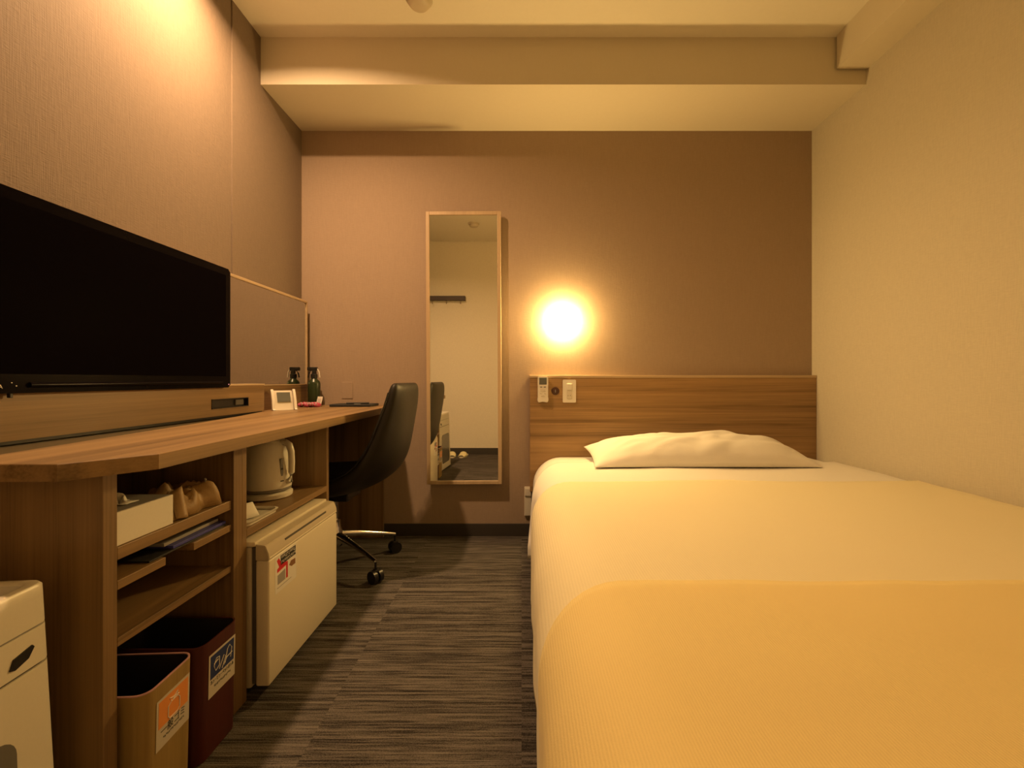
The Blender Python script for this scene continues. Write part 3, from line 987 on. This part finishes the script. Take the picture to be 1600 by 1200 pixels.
# ------------------------------------------------------------------ things in the shelf cabinet
# tissue box
t = thing('tissue_box', 'flat white tissue box on the top shelf of the open cabinet', 'box', (-0.80, 0.89, 0.5485))
finish('carton', B(-0.862, -0.745, 0.824, 0.958, 0.5485, 0.6105, bev=0.001), 'paper', t)
finish('top_layer', B(-0.858, -0.749, 0.828, 0.955, 0.6105, 0.6109), 'tissuegrey', t)  # thin grey layer over the top of the white carton
bm = bmesh.new()
def tf(u, v):
    a, b = u * 2 - 1, v * 2 - 1
    return Vector((-0.800 + a * 0.030, 0.884 + b * 0.014 + 0.006 * sin(a * 7), 0.6112 + 0.020 * (1 - abs(a)) * (0.5 + 0.5 * sin(v * 9 + u * 4)) + 0.002))
grid(bm, tf, 12, 10)
finish('tissue', bm, 'paper', t, smooth=180, mods=(('SOLIDIFY', dict(thickness=0.0008)),))

# tan folded cloth bag
bm = bmesh.new()
def bagf(u, v, s):
    a, b = u * 2 - 1, v * 2 - 1
    y = 1.043 + a * 0.078 + 0.012 * noise.noise(Vector((b * 2, 1, 5)))
    x = -0.812 + b * 0.062 + 0.014 * noise.noise(Vector((a * 2, 4, 1)))
    prof = max(0, 1 - abs(a) ** 3) ** 0.5 * max(0, 1 - abs(b) ** 3) ** 0.5
    ridge = 0.030 * abs(noise.noise(Vector((a * 1.6 + b * 1.1, b * 1.8 - a, 2.2)))) + 0.018 * abs(noise.noise(Vector((a * 4 - b * 3, b * 3, 8.1))))
    top = (0.036 + 0.010 * a + ridge * 1.5) * prof
    return Vector((x, y, 0.5495 + (top if s > 0 else 0)))
nn = 22
g1 = grid(bm, lambda u, v: bagf(u, v, 1), nn, nn)
g2 = grid(bm, lambda u, v: bagf(u, v, -1), nn, nn)
bmesh.ops.remove_doubles(bm, verts=bm.verts[:], dist=0.00005)
t = thing('cloth_bag', 'crumpled tan cloth bag lying right of the white tissue box', 'bag', (-0.81, 1.04, 0.549))
finish('bag_body', bm, 'tan', t, smooth=180)
bm = bmesh.new()
def flapf(u, v):
    a = u * 2 - 1
    return Vector((-0.752 - 0.030 * v + 0.010 * sin(u * 5), 0.975 + 0.050 * u + 0.020 * v, 0.552 + 0.052 * v + 0.012 * sin(u * 3.1) * v - 0.004 * u))
grid(bm, flapf, 10, 10)
finish('flap', bm, 'tan', t, smooth=180, mods=(('SOLIDIFY', dict(thickness=0.002)),))
bm = bmesh.new()
lp = []
for i in range(15):
    a = pi * (i / 14)
    lp.append((-0.765 + 0.006 * sin(i), 1.075 + 0.036 * sin(a * 1.0) * 0.8, 0.566 + 0.052 * (i / 14)))
tube(bm, lp, 0.0022, 8)
finish('strap', bm, 'tissuegrey', t, smooth=60)

# papers and folder on the ledges
def slab(x0, x1, y0, y1, z0, z1, ang, bev=0.0006):
    c = Vector(((x0 + x1) / 2, (y0 + y1) / 2, 0))
    m4 = Matrix.Translation(c) @ Matrix.Rotation(radians(ang), 4, 'Z') @ Matrix.Translation(-c)
    return B(x0, x1, y0, y1, z0, z1, bev=bev, rot=m4)
z = 0.4872
single('folder', slab(-1.04, -0.748, 0.90, 1.135, z, z + 0.0035, 0), 'ink', 'black folder lying lowest on the narrow ledges of the cabinet', 'folder', (-0.9, 1.02, z))
single('folder', slab(-1.02, -0.750, 0.965, 1.136, z + 0.0040, z + 0.0105, 0), 'blue', 'glossy blue folder on the ledges under the grey booklet', 'folder', (-0.9, 1.05, z + 0.0040))
single('booklet', slab(-1.00, -0.765, 0.955, 1.130, z + 0.0110, z + 0.0180, 1.0), 'greypaper', 'grey booklet on top of the blue folder in the cabinet', 'booklet', (-0.9, 1.04, z + 0.0110))

# bins
def bin_(name_label, cx, cy, dx, dy, h, rot, mat, lab_mat, icon, text, sub, rim_mat):
    t = thing('waste_bin', name_label, 'bin', (cx, cy, 0.0), rot)
    bm = bmesh.new()
    outer0 = rrect(0, 0, dx * 0.96, dy * 0.96, 0.022, 6)
    outer1 = rrect(0, 0, dx, dy, 0.024, 6)
    inner1 = rrect(0, 0, dx - 0.006, dy - 0.006, 0.022, 6)
    inner0 = rrect(0, 0, dx * 0.96 - 0.008, dy * 0.96 - 0.008, 0.020, 6)
    R0 = [bm.verts.new((x, y, 0.002)) for x, y in outer0]
    R1 = [bm.verts.new((x, y, h)) for x, y in outer1]
    n = len(R0)
    for i in range(n):
        bm.faces.new([R0[i], R0[(i + 1) % n], R1[(i + 1) % n], R1[i]])
    bm.faces.new(R0)
    finish('body', bm, mat, t, smooth=40, world=False)
    bm = bmesh.new()
    Q1 = [bm.verts.new((x, y, h)) for x, y in inner1]
    Q0 = [bm.verts.new((x, y, 0.008)) for x, y in inner0]
    for i in range(n):
        bm.faces.new([Q1[i], Q1[(i + 1) % n], Q0[(i + 1) % n], Q0[i]])
    bm.faces.new(Q0)
    finish('liner', bm, 'dark_in', t, smooth=40, world=False)
    bm = bmesh.new()
    A = [bm.verts.new((x, y, h)) for x, y in outer1]
    Bq = [bm.verts.new((x, y, h + 0.0022)) for x, y in outer1]
    Cq = [bm.verts.new((x, y, h + 0.0022)) for x, y in inner1]
    Dq = [bm.verts.new((x, y, h)) for x, y in inner1]
    for p, q in ((A, Bq), (Bq, Cq), (Cq, Dq), (Dq, A)):
        for i in range(n):
            bm.faces.new([p[i], p[(i + 1) % n], q[(i + 1) % n], q[i]])
    finish('rim', bm, rim_mat, t, world=False)
    # label on the +x face
    ly, lz = 0.092, 0.098
    zc = h - 0.030 - lz / 2
    tl = math.atan((dx * 0.02) / h)
    xs = dx / 2 - (h - zc) * math.tan(tl)
    m4 = Matrix.Translation((xs + 0.0006, 0.004, zc)) @ Matrix.Rotation(-tl * -1, 4, 'Y')
    def lp(pts, x0, x1, mt, par, nm='print'):
        bm = bmesh.new()
        prism(bm, pts, x0, x1, 'X')
        bmesh.ops.transform(bm, matrix=m4, verts=bm.verts[:])
        return finish(nm, bm, mt, par, world=False)
    lb = lp([(-ly / 2, -lz / 2), (ly / 2, -lz / 2), (ly / 2, lz / 2), (-ly / 2, lz / 2)], 0, 0.0005, 'labelpaper', t, 'label')
    lp([(-ly / 2 + 0.005, -0.008), (ly / 2 - 0.005, -0.008), (ly / 2 - 0.005, lz / 2 - 0.005), (-ly / 2 + 0.005, lz / 2 - 0.005)], 0.0005, 0.0008, lab_mat, lb)
    # icon in thin line work
    bm = bmesh.new()
    for path in icon:
        tube(bm, [(0.0012, y, z) for y, z in path], 0.0009, 6)
    bmesh.ops.transform(bm, matrix=m4, verts=bm.verts[:])
    finish('icon', bm, 'paper', lb, world=False)
    W = MW[t.name] @ m4
    ux, uy, nn_ = W.to_3x3() @ Vector((0, 1, 0)), W.to_3x3() @ Vector((0, 0, 1)), W.to_3x3() @ Vector((1, 0, 0))
    text_part('lettering', text[0], text[1], 'ink', lb, W @ Vector((0.0008, 0, text[3])), ux, uy, nn_, squash=text[2])
    bm = bmesh.new()
    strokes(bm, -0.028, 0.028, sub[3], sub[1] * 0.7, 0.0008, 0.0011, len(sub[0]))
    bmesh.ops.transform(bm, matrix=m4, verts=bm.verts[:])
    finish('small_print', bm, 'ink', lb, world=False)
    return t
bagicon = [[(-0.016, 0.0), (-0.016, 0.020), (-0.008, 0.026), (0.010, 0.026), (0.016, 0.020), (0.016, 0.0), (0.010, -0.005), (-0.012, -0.005), (-0.016, 0.0)],
           [(-0.008, 0.026), (-0.012, 0.034), (0.0, 0.031), (0.010, 0.036), (0.008, 0.027)], [(-0.004, 0.027), (0.004, 0.030), (0.014, 0.028)]]
bin_('light wood waste bin with an orange label in the bottom of the cabinet', -0.828, 0.899, 0.245, 0.138, 0.262, radians(3), 'binwood', 'orange', bagicon,
     ('一般ゴミ', 0.019, 0.92, -0.0185), ('GENERAL WASTE', 0.006, 0.9, -0.031), 'pinklight')
canicon = [[(-0.030, 0.018), (-0.022, 0.032), (-0.012, 0.030), (-0.012, 0.010), (-0.024, 0.004), (-0.030, 0.018)],
           [(-0.012, 0.0), (0.004, 0.024), (0.010, 0.018), (-0.002, -0.004)], [(0.008, 0.002), (0.016, 0.030), (0.024, 0.036), (0.032, 0.026), (0.028, 0.004)],
           [(0.004, 0.000), (0.014, 0.012), (0.034, 0.014)], [(-0.030, 0.022), (-0.016, 0.026)]]
bin_('dark red wood waste bin with a blue label behind the light wood bin', -0.826, 1.050, 0.245, 0.135, 0.262, 0.0, 'binred', 'navy', canicon,
     ('カン・ビン・ペットボトル', 0.0105, 0.64, -0.0165), ('CANS BOTTLES', 0.007, 0.9, -0.029), 'binred')

# ------------------------------------------------------------------ air purifier, left foreground
t = thing('air_purifier', 'white air purifier standing on the floor in front of the cabinet, near left', 'purifier', (-0.872, 0.53, 0), radians(6))
W0, D0, H0 = 0.135, 0.175, 0.537      # half depth (x), half width (y), height
def tap(z):
    k = 1 + 0.10 * (1 - z / H0)
    return k
def shell(z0, z1, inset=0.0, n=6, cap0=True, cap1=True, r=0.02):
    bm = bmesh.new()
    prev = None
    steps = 4
    for s in range(steps + 1):
        z = z0 + (z1 - z0) * s / steps
        k = tap(z)
        ring = [bm.verts.new((x, y, z)) for x, y in rrect(0, 0, 2 * (W0 * k - inset), 2 * (D0 * k - inset), r, n)]
        if prev:
            for i in range(len(ring)):
                bm.faces.new([prev[i], prev[(i + 1) % len(ring)], ring[(i + 1) % len(ring)], ring[i]])
        elif cap0:
            bm.faces.new(ring)
        prev = ring
    if cap1:
        bm.faces.new(prev)
    return bm
finish('body', shell(0.012, 0.412), 'white', t, smooth=40, world=False)
finish('seam', shell(0.412, 0.416, 0.003), 'rubber', t, smooth=40, world=False)
finish('control_band', shell(0.416, 0.472), 'white', t, smooth=40, world=False)
finish('seam', shell(0.472, 0.475, 0.002), 'steel', t, smooth=40, world=False)
bm = shell(0.475, H0 - 0.004, cap1=False)
# rim going inwards and down into a dark well
k = tap(H0)
pr = None
loops = [(0.0, H0 - 0.004), (0.003, H0), (0.014, H0 + 0.001), (0.018, H0 - 0.002), (0.021, H0 - 0.030)]
for ins, z in loops:
    ring = [bm.verts.new((x, y, z)) for x, y in rrect(0, 0, 2 * (W0 * k - ins), 2 * (D0 * k - ins), max(0.010, 0.02 - ins * 0.4), 6)]
    if pr:
        for i in range(len(ring)):
            bm.faces.new([pr[i], pr[(i + 1) % len(ring)], ring[(i + 1) % len(ring)], ring[i]])
    pr = ring
bmesh.ops.remove_doubles(bm, verts=bm.verts[:], dist=0.0002)
finish('top_rim', bm, 'white', t, smooth=40, world=False)
bm = bmesh.new()
prism(bm, rrect(0, 0, 2 * (W0 - 0.0205), 2 * (D0 - 0.0205), 0.02), H0 - 0.032, H0 - 0.029)
finish('outlet_well', bm, 'dark_in', t, world=False)
bm = bmesh.new()
prism(bm, rrect(-0.012, -0.020, 2 * (W0 - 0.036), 0.23, 0.07, 8), H0 - 0.029, H0 + 0.002)
bmesh.ops.bevel(bm, geom=[e for e in bm.edges if e.verts[0].co.z > H0 and e.verts[1].co.z > H0], offset=0.010, segments=4, affect='EDGES')
finish('top_cover', bm, 'white', t, smooth=40, world=False)
bm = bmesh.new()
xs_ = W0 * tap(0.44) + 0.0005
prism(bm, [(0.108, 0.430), (0.116, 0.427), (0.136, 0.433), (0.145, 0.446), (0.142, 0.450), (0.114, 0.444)], xs_ - 0.004, xs_ + 0.0015, 'X')
finish('handle_slot', bm, 'dark', t, world=False)
bm = bmesh.new()
xs2 = W0 * tap(0.2)
m4 = Matrix.Translation((xs2, 0, 0.20)) @ Matrix.Rotation(math.atan(0.10 * W0 / H0), 4, 'Y') if False else Matrix.Translation((xs2, 0, 0.20)) @ Matrix.Rotation(-math.atan(0.10 * W0 / H0), 4, 'Y')
prism(bm, rrect(-0.01, 0, 0.25, 0.27, 0.03, 6), -0.003, 0.0015, 'X')
bmesh.ops.transform(bm, matrix=m4, verts=bm.verts[:])
finish('filter_window', bm, 'glasswin', t, world=False)
finish('foot_plinth', shell(0.0, 0.0125, 0.012), 'rubber', t, world=False)

# ------------------------------------------------------------------ office chair
CX, CY = -0.852, 2.045
t = thing('office_chair', 'dark leather swivel chair with chrome legs pushed under the desk', 'chair', (CX, CY, 0))
# shell as a closed thick sheet: profile from the top of the back round to the seat front
outer = [(-0.505, 0.840), (-0.499, 0.80), (-0.500, 0.74), (-0.507, 0.68), (-0.515, 0.62), (-0.523, 0.56), (-0.536, 0.50), (-0.565, 0.445), (-0.620, 0.400), (-0.70, 0.368), (-0.79, 0.350), (-0.90, 0.346), (-1.00, 0.352), (-1.055, 0.370)]
inner = [(-0.552, 0.845), (-0.562, 0.80), (-0.575, 0.74), (-0.590, 0.68), (-0.605, 0.62), (-0.618, 0.57), (-0.632, 0.53), (-0.655, 0.492), (-0.695, 0.468), (-0.75, 0.456), (-0.82, 0.452), (-0.92, 0.452), (-1.01, 0.450), (-1.07, 0.432)]
halfw = [0.185, 0.200, 0.208, 0.214, 0.219, 0.222, 0.226, 0.229, 0.231, 0.232, 0.232, 0.231, 0.226, 0.214]
wing = [0.0, 0.004, 0.010, 0.018, 0.026, 0.036, 0.046, 0.05, 0.045, 0.03, 0.02, 0.01, 0.0, 0.0]
bm = bmesh.new()
nw = 12
def edge_r(s):
    return math.sqrt(max(0.0, 1 - s ** 6))
go, gi = [], []
for i in range(len(outer)):
    ro, ri = [], []
    (xo, zo), (xi, zi) = outer[i], inner[i]
    mx_, mz_ = (xo + xi) / 2, (zo + zi) / 2
    for j in range(nw + 1):
        s = j / nw * 2 - 1
        y = CY + s * halfw[i]
        e = edge_r(abs(s) * 0.985)
        # pull side edges forwards (towards the seat)
        dx = -wing[i] * abs(s) ** 2.5
        dz = wing[i] * 0.5 * abs(s) ** 2.5
        if 0 < j < nw:
            ro.append(bm.verts.new((mx_ + (xo - mx_) * e + dx, y, mz_ + (zo - mz_) * e + dz)))
            ri.append(bm.verts.new((mx_ + (xi - mx_) * e + dx, y, mz_ + (zi - mz_) * e + dz)))
        else:
            ro.append(bm.verts.new((mx_ + (xo - mx_) * 0.5 + dx, y, mz_ + (zo - mz_) * 0.5 + dz)))
            ri.append(bm.verts.new((mx_ + (xi - mx_) * 0.5 + dx, y, mz_ + (zi - mz_) * 0.5 + dz)))
    go.append(ro)
    gi.append(ri)
for i in range(len(go) - 1):
    for j in range(nw):
        bm.faces.new([go[i][j], go[i][j + 1], go[i + 1][j + 1], go[i + 1][j]])
        bm.faces.new([gi[i][j], gi[i + 1][j], gi[i + 1][j + 1], gi[i][j + 1]])
    for j in (0, nw):
        bm.faces.new([go[i][j], go[i + 1][j], gi[i + 1][j], gi[i][j]])
for i in (0, len(go) - 1):
    for j in range(nw):
        bm.faces.new([go[i][j], go[i][j + 1], gi[i][j + 1], gi[i][j]])
finish('seat_shell', bm, 'leather', t, smooth=180, mods=(('SUBSURF', dict(levels=1, render_levels=2)),))
for s in (-1, 1):
    bm = bmesh.new()
    tube(bm, [(outer[i][0] * 0.25 + inner[i][0] * 0.75 - wing[i] * 0.9, CY + s * (halfw[i] - 0.001), outer[i][1] * 0.25 + inner[i][1] * 0.75 + wing[i] * 0.45) for i in range(1, 13)], 0.003, 8)
    finish('piping', bm, 'dark', t, smooth=60)
bm = bmesh.new()
box(bm, CX - 0.09, CX + 0.09, CY - 0.08, CY + 0.08, 0.318, 0.350, 0.006)
finish('tilt_mechanism', bm, 'dark', t)
bm = bmesh.new()
lathe(bm, [(0.014, 0.20), (0.014, 0.32)], CX, CY, 20)
finish('gas_lift', bm, 'chrome', t, smooth=40)
bm = bmesh.new()
lathe(bm, [(0.026, 0.10), (0.034, 0.115), (0.034, 0.165), (0.025, 0.185), (0.024, 0.22)], CX, CY, 24)
finish('hub', bm, 'chrome', t, smooth=40)
R5 = 0.285
a0 = math.atan2(1.885 - CY, -0.612 - CX)
for k in range(5):
    a = a0 + k * 2 * pi / 5
    d = Vector((cos(a), sin(a), 0))
    c = Vector((CX, CY, 0))
    bm = bmesh.new()
    pts = [c + d * 0.025 + Vector((0, 0, 0.150)), c + d * 0.12 + Vector((0, 0, 0.132)), c + d * 0.22 + Vector((0, 0, 0.108)), c + d * R5 + Vector((0, 0, 0.090))]
    tube(bm, pts, 0.012, 12, radii=[0.017, 0.013, 0.010, 0.008])
    lg = finish('leg', bm, 'chrome', t, smooth=60)
    p = c + d * R5
    bm = bmesh.new()
    tube(bm, [p + Vector((0, 0, 0.088)), p + Vector((0, 0, 0.045))], 0.005, 8)
    side = Vector((-d.y, d.x, 0))
    for s in (-1, 1):
        cc = p + side * s * 0.014 + Vector((0, 0, 0.027))
        m4 = Matrix.Translation(cc) @ side.to_track_quat('Z', 'Y').to_matrix().to_4x4()
        bmesh.ops.create_cone(bm, cap_ends=True, segments=24, radius1=0.027, radius2=0.027, depth=0.018, matrix=m4)
    box(bm, p.x - 0.014, p.x + 0.014, p.y - 0.014, p.y + 0.014, 0.030, 0.056, 0.005)
    finish('caster', bm, 'dark', lg, smooth=40)

# ------------------------------------------------------------------ things on the desk
# white clock
t = thing('desk_clock', 'white digital clock with a grey screen standing on the desk', 'clock', (-1.075, 2.03, ZD), radians(46))
def P2(bmv, m):
    bmesh.ops.transform(bmv, matrix=m, verts=bmv.verts[:])
    return bmv
t.scale = (0.78, 0.8, 0.95)
# local: faces -y, width along x
bm = bmesh.new()
prof = [(-0.010, 0.0), (-0.004, 0.006), (0.004, 0.045), (0.020, 0.085), (0.026, 0.093), (0.060, 0.093), (0.055, 0.0)]
prism(bm, [(y, z) for y, z in prof], -0.050, 0.050, 'X')
P2(bm, Matrix.Identity(4))
bmesh.ops.bevel(bm, geom=bm.edges[:], offset=0.002, segments=2, affect='EDGES')
finish('housing', bm, 'white2', t, smooth=35, world=False)
for s in (-1, 1):
    bm = bmesh.new()
    cp = [(-0.024, 0.002), (-0.012, 0.008), (-0.004, 0.045), (0.012, 0.085), (0.022, 0.100), (0.030, 0.100), (0.010, 0.045), (0.004, 0.004), (-0.010, 0.0005)]
    xa, xb = (s * 0.052, s * 0.066)
    prism(bm, cp, min(xa, xb), max(xa, xb), 'X')
    bmesh.ops.bevel(bm, geom=bm.edges[:], offset=0.0015, segments=2, affect='EDGES')
    finish('side_frame', bm, 'white', t, smooth=35, world=False)
ang = math.atan2(0.040, 0.016)
bm = bmesh.new()
m4 = Matrix.Translation((0, 0.0100, 0.062)) @ Matrix.Rotation(-(pi / 2 - ang), 4, 'X')
box(bm, -0.036, 0.036, -0.0030, 0.001, -0.024, 0.024, 0.001, rot=m4)
finish('display', bm, 'lcd', t, world=False)

# spray bottle
bx, by = -1.100, 2.375
t = thing('spray_bottle', 'dark green spray bottle with a black trigger in the desk corner', 'bottle', (bx, by, ZD))
bm = bmesh.new()
lathe(bm, [(0.029, ZD + 0.0005), (0.031, ZD + 0.004), (0.031, ZD + 0.118), (0.028, ZD + 0.130), (0.016, ZD + 0.140), (0.014, ZD + 0.148)], bx, by, 32)
finish('body', bm, 'bottle', t, smooth=50)
bm = bmesh.new()
lathe(bm, [(0.017, ZD + 0.147), (0.017, ZD + 0.166), (0.012, ZD + 0.170)], bx, by, 24)
finish('collar', bm, 'dark', t, smooth=50)
bm = bmesh.new()
box(bm, bx - 0.034, bx + 0.018, by - 0.009, by + 0.009, ZD + 0.186, ZD + 0.205, 0.004)
box(bm, bx - 0.009, bx + 0.011, by - 0.009, by + 0.009, ZD + 0.165, ZD + 0.190, 0.003)
finish('spray_head', bm, 'dark', t, smooth=40)
bm = bmesh.new()
tube(bm, [(bx - 0.016, by, ZD + 0.188), (bx - 0.026, by, ZD + 0.172), (bx - 0.031, by, ZD + 0.150)], 0.004, 8)
finish('trigger', bm, 'dark', t, smooth=60)
bm = bmesh.new()
tube(bm, [(bx + 0.014, by, ZD + 0.198), (bx + 0.026, by, ZD + 0.180), (bx + 0.030, by, ZD + 0.150)], 0.0035, 8)
finish('rear_grip', bm, 'white2', t, smooth=60)

# pink striped packets
t = thing('candy_packet', 'pink and white striped packet lying on the desk before the green bottle', 'packet', (-1.073, 2.27, ZD))
bm = bmesh.new()
for i in range(7):
    x = -1.115 + i * 0.014
    m4 = Matrix.Translation((x, 2.265 + 0.006 * sin(i * 2.1), ZD + 0.012 + 0.003 * sin(i * 1.7))) @ Matrix.Rotation(radians(25 * sin(i)), 4, 'Z')
    bmesh.ops.create_uvsphere(bm, u_segments=14, v_segments=8, radius=1.0, matrix=m4 @ Matrix.Diagonal((0.011, 0.030, 0.0115, 1)))
finish('wrapper', bm, 'pink', t, smooth=60)
bm = bmesh.new()
for i in range(6):
    x = -1.108 + i * 0.014
    m4 = Matrix.Translation((x, 2.252 + 0.004 * sin(i * 1.3), ZD + 0.016)) @ Matrix.Rotation(radians(40), 4, 'Z')
    bmesh.ops.create_uvsphere(bm, u_segments=12, v_segments=8, radius=1.0, matrix=m4 @ Matrix.Diagonal((0.0035, 0.030, 0.0095, 1)))
finish('stripe', bm, 'pinklight', t, smooth=60)
m4 = Matrix.Translation((-1.045, 2.300, ZD + 0.0005)) @ Matrix.Rotation(radians(-35), 4, 'Z') @ Matrix.Rotation(radians(-14), 4, 'X')
bm = B(-0.022, 0.022, -0.0008, 0.0008, 0.0, 0.052, rot=m4)
c_ = thing('card', 'small white card leaning in front of the green spray bottle', 'card', (-1.045, 2.30, ZD))
finish('card_sheet', bm, 'paper', c_)
bm = bmesh.new()
for zz in (0.020, 0.028, 0.036):
    box(bm, -0.014, 0.014, -0.0011, -0.0007, zz, zz + 0.0025, rot=m4)
finish('print_lines', bm, 'greypaper', c_)

# dark notebook / tray with pen by the wall
t = thing('notebook', 'thin dark notebook lying flat on the desk end by the back wall', 'notebook', (-0.86, 2.34, ZD))
finish('cover', B(-0.975, -0.765, 2.27, 2.40, ZD + 0.0005, ZD + 0.013, bev=0.002), 'ink', t)
finish('label_tab', B(-0.86, -0.83, 2.30, 2.32, ZD + 0.013, ZD + 0.0134), 'paper', t)
bm = bmesh.new()
tube(bm, [(-0.90, 2.30, ZD + 0.0176), (-0.79, 2.32, ZD + 0.0176)], 0.0045, 10)
single('pen', bm, 'ink', 'black pen resting on the dark notebook', 'pen', (-0.845, 2.31, ZD + 0.0131), smooth=60)

# ------------------------------------------------------------------ at the rear wall, seen in the mirror
t = thing('coat_rack', 'dark coat rack with a hook on the rear wall, reflected in the mirror', 'rack', (-0.92, YR, 1.72))
finish('rail', B(-1.19, -0.640, YR, YR + 0.055, 1.755, 1.805, bev=0.003), 'rackwood', t)
bm = bmesh.new()
for hx in (-0.69, -0.85, -1.01):
    b_ = bmesh.new()
    tube(b_, [(hx, YR + 0.045, 1.757), (hx, YR + 0.050, 1.725), (hx, YR + 0.070, 1.712), (hx, YR + 0.078, 1.730)], 0.004, 8)
    finish('hook', b_, 'chrome', t, smooth=60)
bm.free()
def slipper(x, y, rz, label, first=None):
    if first:
        r = first.copy()
        COL.objects.link(r)
        r.location = (x, y, 0)
        r.rotation_euler = (0, 0, rz)
        r['label'] = label
        for ch in first.children:
            c2 = ch.copy()
            COL.objects.link(c2)
            c2.parent = r
        return r
    t = thing('slipper', label, 'slipper', (x, y, 0), rz, group=None)
    bm = bmesh.new()
    prism(bm, [(0.045 * cos(2 * pi * i / 28) * (1 + 0.12 * sin(2 * pi * i / 28)), 0.125 * sin(2 * pi * i / 28)) for i in range(28)], 0.001, 0.012)
    finish('sole', bm, 'white2', t, smooth=40, world=False)
    bm = bmesh.new()
    def f(u, v):
        a = pi * u
        return Vector((0.047 * cos(a) * (1 - 0.25 * v), 0.010 + 0.10 * v, 0.010 + 0.048 * sin(a) * (1 - 0.55 * v)))
    grid(bm, f, 14, 8)
    finish('toe_strap', bm, 'slipper', t, smooth=180, world=False, mods=(('SOLIDIFY', dict(thickness=0.004)),))
    return t
s0 = slipper(-0.645, -0.16, radians(8), 'pale yellow slipper by the rear wall, rightmost of four in the mirror')
slipper(-0.775, -0.16, radians(-8), 'pale yellow slipper by the rear wall, second from the right in the mirror', s0)
slipper(-0.985, -0.17, radians(5), 'pale yellow slipper by the rear wall, third from the right in the mirror', s0)
slipper(-1.105, -0.17, radians(-4), 'pale yellow slipper by the rear wall, nearest the left wall', s0)
